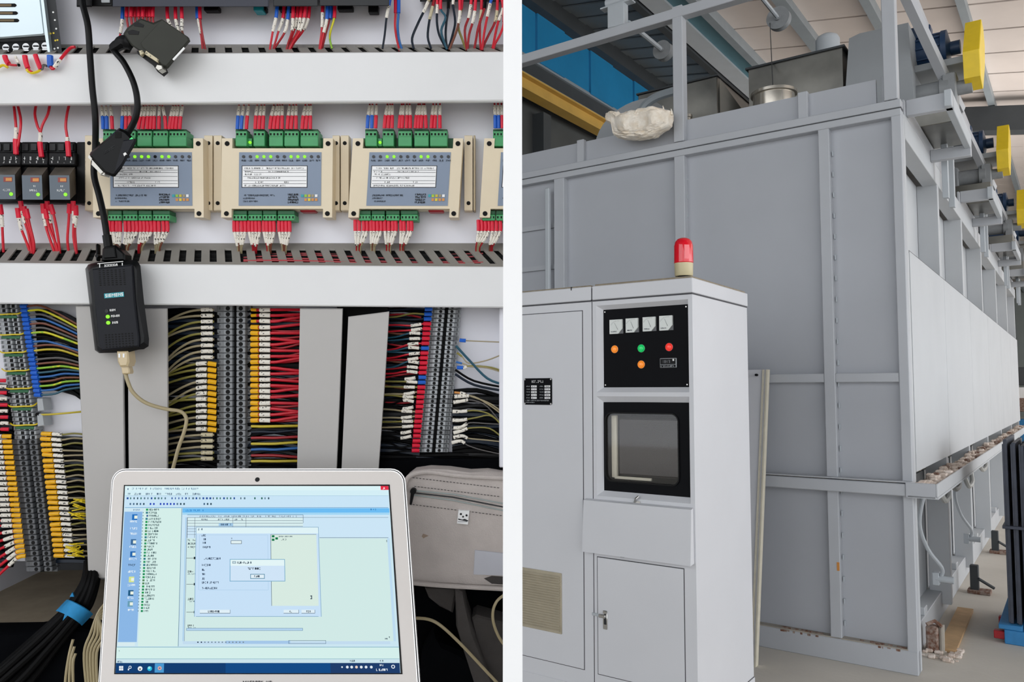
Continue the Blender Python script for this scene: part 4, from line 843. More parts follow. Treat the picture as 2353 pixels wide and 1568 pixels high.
# dialog
q(452, 1212, 733, 1418, 'cbe5fc', 5); ln(452, 1212, 733, 1418, '7aa6c6', 6, 1.1); q(453, 1213, 732, 1227, 'e4f8fc', 6); tx(457, 468, 1215, 4.5, '4a6478', 7)
ln(460, 1230, 617, 1357, 'b0d0ec', 6, .8); q(623, 1229, 728, 1393, 'dcefe6', 6); q(623, 1229, 624, 1393, '4a5c6c', 7); q(623, 1229, 728, 1229.8, '4a5c6c', 7)
for v, a, c in ((1229, 465, 476), (1238, 468, 478), (1246, 468, 477), (1256, 468, 488), (1282, 467, 509), (1297, 466, 487), (1308, 466, 475), (1318, 466, 475), (1328, 466, 475), (1337, 466, 507), (1350, 466, 501)): tx(a, c, v, 4.6, '2a405c', 7, .95)
q(532, 1243, 557, 1251, 'e6f6f8', 7); ln(532, 1243, 557, 1251, '3a4c5c', 8, 1); tx(533, 537, 1237, 3, '3a4c5c', 8)
for u, v, m_ in ((626, 1231, '177a4c'), (626, 1239, '177a4c'), (634, 1236, '177a4c')): q(u, v, u + 6, v + 5, m_, 7)
tx(642, 675, 1232.5, 3, '4a5c6c', 7); tx(645, 662, 1239, 3.5, '2a3c4c', 7); tx(714, 722, 1369, 8, '3a4c5c', 7)
for a, c, t0, t1 in ((461, 531, 480, 510), (653, 688, 666, 676), (694, 725, 705, 718)): q(a, 1402, c, 1410, 'e4f4fc', 7); q(a, 1409.4, c, 1410.4, '3a5064', 8); q(c - .8, 1402, c, 1410, '3a5064', 8); tx(t0, t1, 1403.5, 4.5, '1a2c40', 8, 1)
# message box
q(530, 1286, 656, 1337, 'd4e9fc', 10); q(531, 1287, 655, 1301, 'e8fafc', 11); ln(530, 1286, 656, 1337, '5aa0c4', 12, 1.2); q(536, 1291, 544, 1296, 'c8e0ea', 12); ln(536, 1291, 544, 1296, '3a5a6c', 13, .8)
tx(547, 580, 1291.5, 4.8, '1f3a50', 12, .95); tx(571, 608, 1305, 5, '16283c', 12, .95); q(577, 1320, 610, 1331, 'e6f4fc', 12); ln(577, 1320, 610, 1331, '2f7c9c', 13, 1.3); tx(586, 602, 1323, 4.5, '2a3c50', 13, 1)
# output pane, status line, task bar
q(271, 1487, 918, 1488, '5a98b8', 3); q(270, 1488, 917, 1514, 'd9f4f0', 2); q(270, 1514, 918, 1515, '8ab8c8', 3); q(269, 1515, 918, 1524, 'cfe8f0', 2)
tx(272, 286, 1519, 4, '3a5a80', 3); tx(805, 818, 1517, 4, '3a4c5c', 3); tx(870, 882, 1517, 4, '3a4c5c', 3); tx(275, 281, 1495, 3, '6a8c90', 3)
q(268.5, 1524, 918.8, 1547.5, '0a3c72', 3); q(520, 1524, 760, 1547.5, '0c4a88', 4); q(760, 1524, 918.6, 1547.5, '1c3c6c', 4); q(358, 1525, 379, 1546, '4a9ad4', 5)
for a in (276, 281): 
    for v in (1531, 1536.5): q(a, v, a + 4.4, v + 4.8, 'eef6fc', 5)
def rnd_icon(u, v, r, h, lv):
    z = .0014 + lv * .00006; sb.add([SM(u + r * math.cos(k * PI / 6), v + r * math.sin(k * PI / 6), v, z) for k in range(12)], [tuple(range(12))], scr(h))
rnd_icon(301, 1534, 3.6, 'dce8f4', 5); rnd_icon(301, 1534, 2, '0a3c72', 6); q(296, 1537, 299, 1541, 'dce8f4', 5); rnd_icon(324, 1537, 5.5, 'eef4f8', 5); rnd_icon(324, 1538, 2, '5a4a40', 6); rnd_icon(346, 1537, 5.5, '28c0e4', 5); rnd_icon(345, 1535, 3, '9aeef0', 6); rnd_icon(369, 1536, 4.5, 'e8b0a0', 6); rnd_icon(369, 1536, 2, '7a6c9c', 7)
for k, u in enumerate((787, 799, 809, 820, 831, 842, 854)): rnd_icon(u, 1533.5, 3.2 if k else 2, 'e8f0f8' if k != 3 else 'f0d8c8', 5)
tx(873, 884, 1527, 4, 'e8f0f8', 5, 1); tx(865, 894, 1537, 5, 'e8f0f8', 5, 1); rnd_icon(904, 1532.5, 4.5, 'e8f0f8', 5); rnd_icon(904, 1532.5, 2.6, '1c3c6c', 6)
put('screen', sb, parent=frm, sm=False)
b = B(); c0 = LP(592, 1103, .0008); nn = Vector((0, KY / ND, 1 / ND)); b.cyl(c0, Vector(c0) + nn * .0003, 5.2 * .7 / F, 14, 'black'); b.cyl(Vector(c0) + nn * .0003, Vector(c0) + nn * .0005, 2 * .7 / F, 10, 'adapter'); put('webcam', b, parent=lap)
b = B(); word(b, lambda a, c: LP(a, c, .001), 'MACBOOK AIR', 559, 1565, 626, 1574, 'dark_grey'); put('lettering', b, parent=lap, sm=False)

# ================================================================== bag to the right of the laptop
b = B(); lbox(b, 862, 1046, 1230, 1600, .0, .004, 'cloth_dark'); lbox(b, 862, 1056, 1200, 1100, .004, .02, 'cloth_dark', .002)
def clipx(b):
    b.v = [(min(p[0], XR - .0003), p[1], p[2]) for p in b.v]; return b
put('dark_cloth', clipx(b), LM, label='black cloth behind the grey bag, under the right terminal strip', cat='cloth')
bagr = empty('laptop_bag', LM, P(1040, 1568, 0), 'open grey fabric laptop bag with a zip, right of the laptop', 'bag')
b = B(); lpoly(b, [(928, 1345), (928, 1112), (934, 1096), (950, 1084), (985, 1079), (1030, 1081), (1080, 1088), (1120, 1086), (1200, 1092), (1200, 1352), (1080, 1352), (1020, 1347)], .02, .046, 'bag', .003); put('flap', clipx(b), parent=bagr)
b = B(); b.tube(smooth([P(930, 1130, .046), P(934, 1104, .048), P(950, 1090, .048), P(985, 1085, .048), (P(1040, 1092, .048)), P(1090, 1096, .048), P(1200, 1100, .048)], 5), 5 * PXM, 'bag', 8); put('piping', clipx(b), parent=bagr)
b = B(); b.tube(smooth([P(925, 1338, .048), P(1000, 1345, .050), P(1080, 1350, .050), P(1200, 1356, .050)], 5), 5 * PXM, 'bag', 8); put('hem', clipx(b), parent=bagr)
b = B()
for s_ in (0, 1, 2): b.tube([P(950, 1128 + s_ * 5, .0465), P(1040, 1136 + s_ * 7, .047), P(1200, 1158 + s_ * 8, .0465)], 1.6 * PXM, 'zip' if s_ != 1 else 'dark_grey', 5)
b = clipx(b); put('zip_fastener', b, parent=bagr)
b = B(); ldisc(b, 949, 1130, 7, .046, .052, 'black', 12); lpoly(b, [(944, 1130), (952, 1134), (945, 1162), (941, 1160)], .046, .051, 'black', .0005); put('zip_puller', b, parent=bagr)
b = B()
for (u0, v0, u1, v1) in ((948, 1098, 1150, 1122), (952, 1118, 1150, 1142), (948, 1160, 1156, 1186)):
    n = 26
    for k in range(n):
        a, c = k / n, (k + .6) / n; p = P(u0 + (u1 - u0) * a, v0 + (v1 - v0) * a, .0464); q_ = P(u0 + (u1 - u0) * c, v0 + (v1 - v0) * c, .0464); b.tube([p, q_], .8 * PXM, 'bag_dark', 4)
put('stitching', clipx(b), parent=bagr)
b = B(); lpoly(b, [(972, 1227), (978, 1229), (985, 1232), (978, 1235), (973, 1238), (969, 1233)], .0455, .0463, 'stain'); put('stain', b, parent=bagr, sm=False)
b = B(); lpoly(b, [(1112, 1330), (1130, 1324), (1200, 1326), (1200, 1344), (1130, 1342)], .0455, .0463, 'bag_dark'); put('patch', clipx(b), parent=bagr, sm=False)
b = B(); lpoly(b, [(1045, 1352), (1062, 1362), (1070, 1400), (1086, 1450), (1132, 1580), (1092, 1580), (1066, 1500), (1048, 1440)], .02, .05, 'bag_dark', .002); put('divider', b, parent=bagr)
b = B(); lpoly(b, [(1084, 1422), (1094, 1414), (1200, 1432), (1200, 1600), (1118, 1600), (1098, 1500)], .01, .04, 'bag_dark', .002); put('inner_pocket', clipx(b), parent=bagr)
b = B(); lpoly(b, [(975, 1350), (1050, 1352), (1040, 1410), (1010, 1395), (985, 1375)], .01, .035, 'bag_dark', .002); put('lining', b, parent=bagr)
b = B(); lpoly(b, [(968, 1500), (995, 1456), (1010, 1480), (1060, 1500), (1096, 1530), (1096, 1600), (960, 1600)], .01, .04, 'cloth_dark', .004); put('dark_blue_pouch', b, LM, label='dark blue pouch lying inside the open grey bag', cat='pouch')
pin = empty('panda_badge', LM, P(1064, 1207, .046), 'small silver badge with an animal face pinned on the grey bag', 'badge')
b = B(); lpoly(b, [(1053, 1173), (1079, 1175), (1077, 1190), (1075, 1207), (1050, 1204)], .046, .050, 'label_white', .0006); put('plate', b, parent=pin)
b = B()
for (u, v, r_) in ((1059, 1182, 2.6), (1072, 1185, 2.6), (1064, 1188, 2.2)): ldisc(b, u, v, r_, .0498, .0503, 'print_black', 8)
lpoly(b, [(1053, 1192), (1062, 1195), (1068, 1193), (1076, 1197), (1074, 1199), (1053, 1195)], .0498, .0503, 'print_black'); lbox(b, 1052, 1199, 1073, 1200, .0498, .0502, 'tb_dark'); put('face', b, parent=pin, sm=False)
b = B(); lpoly(b, [(1091, 1265), (1200, 1272), (1200, 1324), (1088, 1321)], .046, .0475, 'paper', .0003); put('paper_label', clipx(b), LM, label='blank pale paper label stuck on the grey bag at the partition', cat='label')
wire([(950, 1421, .058), (985, 1424, .062), (1015, 1440, .062), (1060, 1482, .060), (1105, 1530, .058), (1152, 1580, .055)], 3.4, 'beige_cable', [], 'thin beige cable crossing the open bag from the laptop', n=8, name='beige_cable', cat='cable')
wire([(1158, 1368, .055), (1142, 1382, .058), (1133, 1404, .058), (1134, 1432, .058), (1145, 1462, .056), (1158, 1482, .055)], 3.2, 'beige_cable', [], 'loop of beige cable at the partition, in the open bag', n=8, name='beige_cable', cat='cable')

# ---- usb cable below the adapter
us = empty('usb_plug', LM, P(282, 858, .05), 'clear beige usb plug in the bottom end of the adapter', 'plug')
b = B(); lpoly(b, [(267, 806), (293, 806), (296, 832), (292, 843), (275, 844), (269, 832)], .050, .064, 'clear_plug', .0015); put('plug_body', b, parent=us)
b = B(); lpoly(b, [(277, 842), (294, 840), (298, 856), (296, 860), (280, 860)], .053, .061, 'clear_plug', .001)
for a in (272, 282): lbox(b, a, 813, a + 4, 822, .0635, .0645, 'label_white')
put('neck', b, parent=us)
wire([(288, 858, .057), (294, 878, .058), (304, 900, .058), (325, 920, .056), (350, 932, .054), (385, 941, .050), (415, 946, .046), (428, 962, .044), (424, 990, .044), (410, 1030, .044), (398, 1075, .044), (390, 1100, .044)], 4.0, 'beige_cable', [], 'beige usb cable curving from the adapter down behind the laptop', n=10, k=6, name='usb_cable', cat='cable')

# ---- bottom left: cable bundle, strap, coil, dark sheet
b = B(); lpoly(b, [(-80, 1456), (60, 1454), (140, 1440), (260, 1460), (300, 1620), (-80, 1620)], .005, .034, 'cloth_dark', .003); put('dark_sheet', b, LM, label='black sheet lying at the bottom left under the cable bundle', cat='sheet')
for i in range(11):
    o = (i - 5) * 8.2; a = i % 3 * .006
    wire([(212 + o * .28, 1290, .02), (208 + o * .35, 1335, .03 + a), (186 + o * .55, 1385, .035 + a), (165 + o * .62, 1412, .036 + a), (100 + o * .9, 1480, .036 + a), (10 + o * 1.3, 1560 + abs(o) * .3, .036 + a), (-60 + o * 1.3, 1620, .036)], 7.5, 'black_wire', [],
         '%s black cable from the left in the bundle held by the blue strap' % nth(i), 'black cables in the bundle with the blue strap', n=8, k=5, name='black_cable', cat='cable')
st = empty('velcro_strap', LM, P(170, 1436, .05), 'blue hook and loop strap around the black cable bundle', 'strap')
b = B(); A0 = [(141, 1391), (168, 1363), (176, 1370), (202, 1411), (185, 1437), (176, 1432)]
pts = [(138, 1396, .034), (146, 1398, .050), (160, 1404, .057), (178, 1414, .057), (192, 1424, .050), (198, 1430, .034)]
dx, dy = (168 - 141) / 2, (1363 - 1391) / 2
path = smooth([(a + 2, c - 4, z_) for a, c, z_ in pts], 4); r0 = [P(p[0] - dx * .9, p[1] - dy * .9, p[2]) for p in path]; r1 = [P(p[0] + dx * .9, p[1] + dy * .9, p[2]) for p in path]
for s_ in (0,):
    vs = r0 + r1 + [(x, y, z_ - .0015) for x, y, z_ in r0 + r1]; n = len(path); fs = []
    for k in range(n - 1):
        fs += [(k, k + 1, n + k + 1, n + k), (2 * n + k, 2 * n + k + 1, 3 * n + k + 1, 3 * n + k), (k, k + 1, 2 * n + k + 1, 2 * n + k), (n + k, n + k + 1, 3 * n + k + 1, 3 * n + k)]
    b.add(vs, fs, 'velcro')
put('band', b, parent=st)
b = B(); lpoly(b, [(144, 1427), (151, 1404), (160, 1410)], .05, .0515, 'velcro'); lpoly(b, [(160, 1372), (166, 1362), (170, 1372)], .045, .0465, 'velcro'); put('tail', b, parent=st, sm=False)
for i in range(8):
    o = i * 9.0
    wire([(236 + o * .2, 1360 + o, .055), (222 + o * .1, 1400 + o * .4, .06), (184 + o * .9, 1450 + o * .2, .062), (172 + o * .8, 1500, .062), (180 + o * .7 - (i < 3) * 14, 1580, .06), (190 + o * .6, 1640, .05)] if i > 2 else
         [(168 + i * 3, 1470 + i * 16, .058), (158 + i * 5, 1510 + i * 6, .06), (150 + i * 9, 1570, .06), (152 + i * 10, 1630, .05)], 3.0, 'beige_cable', [],
         '%s beige cable strand from the left in the coil beside the laptop' % nth(i), 'beige coil strands left of the laptop', n=7, k=5, name='beige_cable', cat='cable')

# ================================================================== RIGHT: the hall shell
ZW, MR = 9.05, -.17
def roofz(x): return ZW + MR * (x + 8)
def roofpt(u, v, off=0):
    d = hray(u, v); t = (ZW + off + 8 * MR - CH) / (d.z - MR * d.x); return Vector((d.x * t, d.y * t, CH + d.z * t))
def hb(p0, p1, m, c=0): b = B(); b.box(p0, p1, m, c); return b
# left wall with blue cladding sheets
wl = put('wall_left', hb((-8.3, -6, 0), (-8.15, 60, 7.0), 'hall_wall'), HM, kind='structure', sm=False)
b = B()
for k in range(66): b.box((-8.14, -5 + k, 7.80), (-8.06 + (k % 2) * .03, -4.03 + k, ZW + .05), 'blue_clad')
put('blue_cladding', b, parent=wl, sm=False, kind='stuff')
b = B()
for z0, z1, dx in ((7.76, 7.82, .10), (7.20, 7.36, .25), (7.42, 7.50, .12)): b.box((-8.15, -6, z0), (-8.15 + dx, 60, z1), 'steel_beam' if z0 != 7.42 else 'steel_dark')
put('rail', b, parent=wl, sm=False)
b = B(); b.box((-8.16, -6, 6.98), (-8.10, 60, 7.9), 'steel_dark'); put('dark_band', b, parent=wl, sm=False)
b = B(); b.box((-7.87, -6, 6.86), (-7.62, 59.5, 6.89), 'crane_yellow'); b.box((-7.76, -6, 6.89), (-7.73, 59.5, 7.12), 'crane_yellow'); b.box((-7.87, -6, 7.12), (-7.62, 59.5, 7.15), 'crane_yellow')
put('crane_girder', b, HM, label='long yellow crane girder running along the dark left wall under the blue sheets', cat='girder', sm=False)
for k in range(8):
    b = B(); b.box((-8.15, 6 + k * 6, 0), (-7.9, 6.25 + k * 6, 6.8), 'steel_dark'); put('wall_column', b, parent=wl, sm=False)
# roof
ce = empty('ceiling', HM, (0, 0, 8), None, None, kind='structure')
XE = 9.0
def roofslab(x0, x1, y0, y1, m, th=.06, off=0):
    b = B(); r = []
    for y in (y0, y1): r.append([(x0, y, roofz(x0) + off), (x1, y, roofz(x1) + off), (x1, y, roofz(x1) + off + th), (x0, y, roofz(x0) + off + th)])
    b.loft(r, m); return b
XP = roofpt(1710, 130).x
y = 3.0
while y < 60:
    put('roof_panel', roofslab(XP, XE, y, y + 1.09, 'roof_panel'), parent=ce, sm=False); y += 1.15
b = B()
y = 3.0
while y < 60:
    for yy, o in ((y, 0), (y + .3, .03)):
        r = [[(x, yy + d, roofz(x) + o) for x, d in ((-8.2, 0), (XP, 0), (XP, .28), (-8.2, .28))], [(x, yy + d, roofz(x) + o + .03) for x, d in ((-8.2, 0), (XP, 0), (XP, .28), (-8.2, .28))]]
        b.loft(r, 'roof_dark')
    y += .6
put('corrugated_sheet', b, parent=ce, sm=False, kind='stuff')
put('roof_deck', roofslab(-8.4, XE, -8, 61, 'steel_dark', .05, .10), parent=ce, sm=False)
def purlin(x, wd, h, m, drop=0):
    put('purlin', hb((x - wd / 2, 2, roofz(x) - h - drop), (x + wd / 2, 60, roofz(x) - drop), m), parent=ce, sm=False)
purlin(-8.0, .3, .32, 'steel_dark')
for (u, v, wd, h, m) in ((1618, 130, .14, .30, 'steel_dark'), (1652, 130, .36, .22, 'steel_pale'), (1690, 130, .34, .12, 'cyan_beam'), (1728, 130, .14, .22, 'steel_beam'), (1815, 25, .2, .18, 'steel_beam'), (2005, 22, .14, .22, 'steel_beam'), (2226, 60, .12, .2, 'steel_beam')):  # the first, darkest one is a band of shade built as a beam
    p = roofpt(u, v, -.1); purlin(p.x, wd, h, m)
for x in (.2, 2.2, 4.2, 6.2): purlin(x, .12, .2, 'steel_beam')
yr = roofpt(2288, 258, -.3).y
for k, yy in enumerate((yr, yr + 26)):
    b = B(); r = [[(x, yy - .2, roofz(x) - .75), (x, yy + .2, roofz(x) - .75), (x, yy + .2, roofz(x) - .22), (x, yy - .2, roofz(x) - .22)] for x in (-8, XE)]; b.loft(r, 'steel_dark'); put('rafter', b, parent=ce, sm=False)
put('wall_back', hb((-8.3, 60, 0), (XE, 60.2, 9.3), 'back_wall'), HM, kind='structure', sm=False)

# ================================================================== the oven
YM, XM, LEN = 5.023, -.79, 15.2
ov = empty('industrial_oven', HM, (-2.2, YM, 0), 'huge grey panelled drying oven with welded frame, filling the hall behind the control cabinets', 'oven')
XL = -4.35
FRM = 'oven_frame'
def part(name, b, par=ov, sm=False, **k): return put(name, b, parent=par, sm=sm, **k)
posts = [(-.845, XM, 0), (-1.262, -1.197, 0), (-2.225, -2.150, 0), (-3.215, -3.125, 0), (XL, XL + .08, 0)]
for x0, x1, _ in posts: part('front_post', hb((x0, YM, 0), (x1, YM + .07, 3.24), FRM, .004))
for a, c in zip(posts[1:], posts[:-1]):
    x0, x1 = a[1], c[0]
    for z0, z1 in ((.13, 1.0), (1.10, 1.655), (1.715, 3.225)):
        part('front_panel', hb((x0 - .01, YM + .055, z0 - .03), (x1 + .01, YM + .075, z1 + .02), 'oven_paint'))
    if x1 > -2.3: part('middle_rail', hb((x0, YM + .004, 1.655), (x1, YM + .07, 1.71), FRM, .004))
for z in (2.54, 2.18, 2.86, 1.8): part('rung', hb((XL + .08, YM + .03, z), (-3.215, YM + .06, z + .035), FRM))
part('vertical_tube', hb((-3.275, YM - .04, 0), (-3.235, YM - .005, 3.16), 'steel_pale', .008))
part('bottom_beam', hb((XL, YM - .006, 0), (XM + .0, YM + .07, .13), FRM, .004))
b = B(); b.box((XL, YM, .128), (XM - .05, YM + .058, .137), 'oven_dusty')
part('dusty_ledge', b)
b = B()
for k in range(34):
    x = rnd.choice((-1.5, -1.38, -1.05, -.93)) + rnd.uniform(-.06, .06); w_ = rnd.uniform(.006, .03); b.box((x, YM + rnd.uniform(-.001, .02), .134), (x + w_, YM + .03, .139 + rnd.uniform(0, .004)), 'rust', .0015)
    if k % 3 == 0: b.box((x, YM - .0075, .118 + rnd.uniform(0, .008)), (x + w_ * .8, YM - .004, .131), 'rust', .001)
part('rust_flakes', b, kind='stuff')
b = B(); b.box((-1.215, YM + .002 - .004, .53), (-1.20, YM + .01, .58), 'relay_orange'); part('orange_mark', b)
part('top_beam', hb((XL, YM - .006, 3.225), (XM, YM + .08, 3.268), FRM, .003)); part('top_lip', hb((XL, YM - .002, 3.276), (XM - .0, YM + .08, 3.325), FRM, .003))
part('top_gap', hb((XL, YM + .006, 3.262), (XM, YM + .07, 3.28), 'cab_groove'))
part('weld_seam', kind='stuff', b=(lambda b: [b.box((x0 + .07, YM + .04, z), (x0 + .078, YM + .058, z + .03), 'steel_pale') for x0 in (-1.262, -2.225, -3.205) for z in [.2 + .13 * k for k in range(23)]] and b)(B()))
# apron rail in front of the tray
b = B(); b.box((XL, YM - .05, 1.005), (XM - .03, YM + .0, 1.075), FRM, .004); b.box((XL, YM - .052, 1.082), (XM, YM + .02, 1.088), 'oven_frame'); part('apron_rail', b)
# parapet and upper frame
part('parapet', hb((XL, YM + .055, 3.32), (-.93, YM + .075, 3.49), 'oven_paint'))
for x in (-3.02, -1.385): part('parapet_stiffener', hb((x, YM + .02, 3.325), (x + .06, YM + .06, 3.50), FRM, .003))
part('parapet_end_block', hb((-.90, YM + .05, 3.33), (-.84, YM + .2, 3.50), FRM, .003))
for x0 in (-2.225, XM - .09, XL): part('upper_post', hb((x0, YM, 3.33), (x0 + .075, YM + .075, 4.30), FRM, .004))
part('upper_rail', hb((XL, YM - .004, 4.215), (XM, YM + .075, 4.285), FRM, .004))
part('upper_rail', hb((XM - .075, YM + .08, 4.215), (XM, LEN, 4.285), FRM, .004))
part('roof_plate', hb((XL, YM + .08, 3.24), (XM - .05, LEN, 3.28), 'oven_paint'))
# long side
ys = [6.54, 7.98, 9.70, 11.48, 13.27, 14.97]
part('side_corner_post', hb((XM - .08, YM + .07, 0), (XM, YM + .12, 3.24), 'oven_side_lit', .003))
part('side_top_beam', hb((XM - .10, YM + .08, 3.12), (XM, LEN, 3.26), 'oven_side_lit', .003))
prev = YM + .12
for k, y in enumerate(ys):
    part('side_post', hb((XM - .14, y - .07, .08), (XM - .002, y, 3.13), 'oven_side_lit', .003))
    part('side_panel', hb((XM - .16, prev, 2.40), (XM - .14, y - .07, 3.13), 'oven_side_lit'))
    part('lower_side_panel', hb((XM - .18, prev, .1), (XM - .16, y - .07, 1.02), 'oven_side_lit')); prev = y
yc = [YM + .125, 6.62, 8.33, 10.07, 11.8, 13.5, LEN]
for a, c in zip(yc, yc[1:]): part('cladding_sheet', hb((XM - .02, a + .006, 1.13), (XM + .003, c - .006, 2.435), 'oven_side_lit', .002))
part('cladding_top_edge', hb((XM - .14, YM + .12, 2.425), (XM + .0, LEN, 2.44), 'cab_groove'))
part('sill_channel', hb((XM - .20, YM + .4, 0), (XM - .06, LEN, .17), 'oven_side_lit', .004))
for y in (5.7, 7.3, 8.9, 11): part('sill_stub', hb((XM - .16, y, .17), (XM - .06, y + .1, .22), 'oven_side_lit', .004))
# gutter tray
tr = part('gutter_tray', (lambda b: b.box((XM - .02, 4.965, 1.0), (-.655, LEN, 1.012), 'oven_side_lit').box((-.667, 4.965, 1.012), (-.655, LEN, 1.085), 'oven_side_lit', .003).box((XM - .03, 4.965, 1.0), (-.667, 4.978, 1.085), 'oven_frame', .003))(B()))
b = B()
for k in range(420):
    y = 5.05 + 9.8 * rnd.random() ** 1.3; x = rnd.uniform(XM + .01, -.675); s = rnd.uniform(.008, .03)
    b.box((x - s, y - s * 1.5, 1.012), (x + s * .6, y + s * 1.5, 1.05 + s * rnd.uniform(.3, 1.6)), 'debris' if rnd.random() < .85 else 'rust', s * .25)
b.box((XM - .01, 5.0, 1.01), (-.668, LEN, 1.055), 'debris')
put('debris', b, parent=ov, kind='stuff', sm=False)
for k, (y0, y1, dz) in enumerate(((5.75, 6.15, .12), (6.3, 6.75, .10), (7.1, 7.6, .16), (8.2, 8.8, .12))):
    b = B(); b.tube(smooth([(XM + .02, y0, 1.0), (XM + .05, y0 + .08, 1.0 - dz * .8), (XM + .05, (y0 + y1) / 2, 1.0 - dz), (XM + .05, y1 - .08, 1.0 - dz * .8), (XM + .02, y1, 1.0)], 5), .018, 'hose', 8)
    put('hose', b, HM, label='%s grey hose loop from the corner under the gutter tray' % nth(k), cat='hose', group='hose loops under the gutter tray')
for k, y in enumerate((5.35, 7.05)):
    b = B(); b.tube(smooth([(XM + .01, y, .99), (XM - .03, y + .05, .8), (XM - .01, y + .2, .62), (XM + .04, y + .38, .48), (XM + .03, y + .42, .42)], 5), .012, 'steel_pale', 8)
    o = put('conduit', b, HM, label='%s pale conduit hanging below the gutter tray to a small valve' % ('nearer', 'farther')[k], cat='conduit')
    b = B(); b.cyl((XM + .0, y + .42, .40), (XM + .10, y + .42, .40), .022, 10, 'steel_pale'); b.box((XM - .02, y + .40, .36), (XM + .02, y + .46, .44), 'steel_pale', .004); put('valve', b, parent=o)
# roof gear of the oven
def hall_obj(name, b, label, cat, group=None, sm=True): return put(name, b, HM, label=label, cat=cat, group=group, sm=sm)
def boxpx(u0, v0, u1, v1, Y, dep, m, c=.004):
    a = ony(u0, v0, Y); e = ony(u1, v1, Y); return hb((a.x, Y, min(a.z, e.z)), (e.x, Y + dep, max(a.z, e.z)), m, c)
# dark galvanised box, left
a = ony(1466, 215, 5.9); c = ony(1648, 175, 5.9)
b = B(); b.box((a.x, 5.9, 3.28), (c.x, 7.3, c.z), 'galv', .006); g1 = hall_obj('exhaust_box', b, 'dark galvanised exhaust box on the oven roof, left of the upper post', 'duct box')
b = B(); b.box((a.x - .01, 5.885, c.z), (c.x + .01, 7.31, c.z + .012), 'steel_dark'); put('box_rim', b, parent=g1)
# sloping transition to its right
e = ony(1715, 245, 5.9); b = B()
b.loft([[(c.x, 5.95, 3.28), (c.x, 7.2, 3.28), (c.x, 7.2, c.z), (c.x, 5.95, c.z)], [(e.x + .02, 6.3, 3.28), (e.x + .02, 7.0, 3.28), (e.x + .02, 7.0, 3.62), (e.x + .02, 6.3, 3.62)]], 'galv')
hall_obj('duct_transition', b, 'dark sloping sheet transition between the two galvanised boxes on the oven roof', 'duct', sm=False)
# elbow duct, far left
p = ony(1366, 300, 5.5); q_ = ony(1466, 300, 5.5); zt_ = ony(1440, 236, 5.5).z; prof = []
n = 10; R_ = (q_.x - p.x) * 1.05
pts = [(q_.x + .1, 3.3), (p.x, 3.3)] + [(p.x + R_ - R_ * math.cos(t * PI / 2 / n), (zt_ - R_ * .8) + R_ * .8 * math.sin(t * PI / 2 / n)) for t in range(n + 1)] + [(q_.x + .1, zt_)]
b = B(); b.prism(pts, 1, 5.5, 6.1, 'duct_grey'); el = hall_obj('elbow_duct', b, 'rounded grey sheet elbow duct at the far left of the oven roof', 'duct')
b = B(); pth = [(q_.x + .0, 5.49, 3.3), (q_.x + .0, 5.49, zt_ - .30), (q_.x + .04, 5.49, zt_ - .1), (q_.x + .15, 5.49, zt_ - .02), (q_.x + .35, 5.49, zt_)]
b.tube(smooth(pth, 5), .035, 'steel_beam', 8); put('flange_strip', b, parent=el)
# second box with big duct
a = ony(1720, 165, 6.0); c = ony(1935, 108, 6.0)
b = B(); r = [[(a.x, Y_, 3.28), (c.x, Y_, 3.28), (c.x, Y_, c.z), (a.x, Y_, c.z)] for Y_ in (6.0, 7.6)]; b.loft(r, 'galv'); g2 = hall_obj('exhaust_box', b, 'larger galvanised exhaust box behind the stainless drum on the oven roof', 'duct box', sm=False)
b = B(); b.box((a.x - .02, 5.98, c.z - .005), (c.x + .02, 7.62, c.z + .01), 'steel_dark'); put('box_rim', b, parent=g2)
p = ony(1902, 98, 7.0); b = B(); b.lathe((p.x, 7.0, p.z - .12), (0, 0, 1), [(0, .10), (.14, .10), (.17, .085), (.19, .05)], 16, 'steel_pale'); hall_obj('stub_pipe', b, 'short capped pale pipe rising behind the larger galvanised box', 'pipe')
a = ony(1937, 190, 6.0); c = ony(2080, 60, 6.0)
pts = [(a.x, 3.28), (a.x, 3.6), (a.x + .02, 3.85), (a.x + .05, ony(1945, 90, 6.0).z), (c.x - .3, ony(2010, 68, 6).z), (c.x + .02, c.z + .02), (c.x + .05, 3.28)]
b = B(); b.prism(pts, 1, 6.0, 7.9, 'duct_grey'); hall_obj('fan_housing', b, 'big pale grey fan housing on the oven roof beside the corner post', 'duct', sm=False)
# stainless drums
for (u, v, ru, lb) in ((1778, 219, 52, 'stainless drum with an open rim hanging on a wire from the pulley'), (1578, 270, 14, 'small stainless drum partly hidden behind the upper post and wool')):
    p = ony(u, v, 5.5); R_ = ru / F * 4.9 * 1.12
    b = B(); b.lathe((p.x, 5.5, p.z - .26), (0, 0, 1), [(0, R_ * .8), (.06, R_ * .92), (.25, R_ * .9), (.255, R_ * 1.0), (.275, R_ * 1.0), (.275, R_ * .93), (.255, R_ * .86), (.24, R_ * .82), (.245, .0015)], 28, 'stainless'); hall_obj('drum', b, lb, 'drum', 'stainless drums on the oven roof')
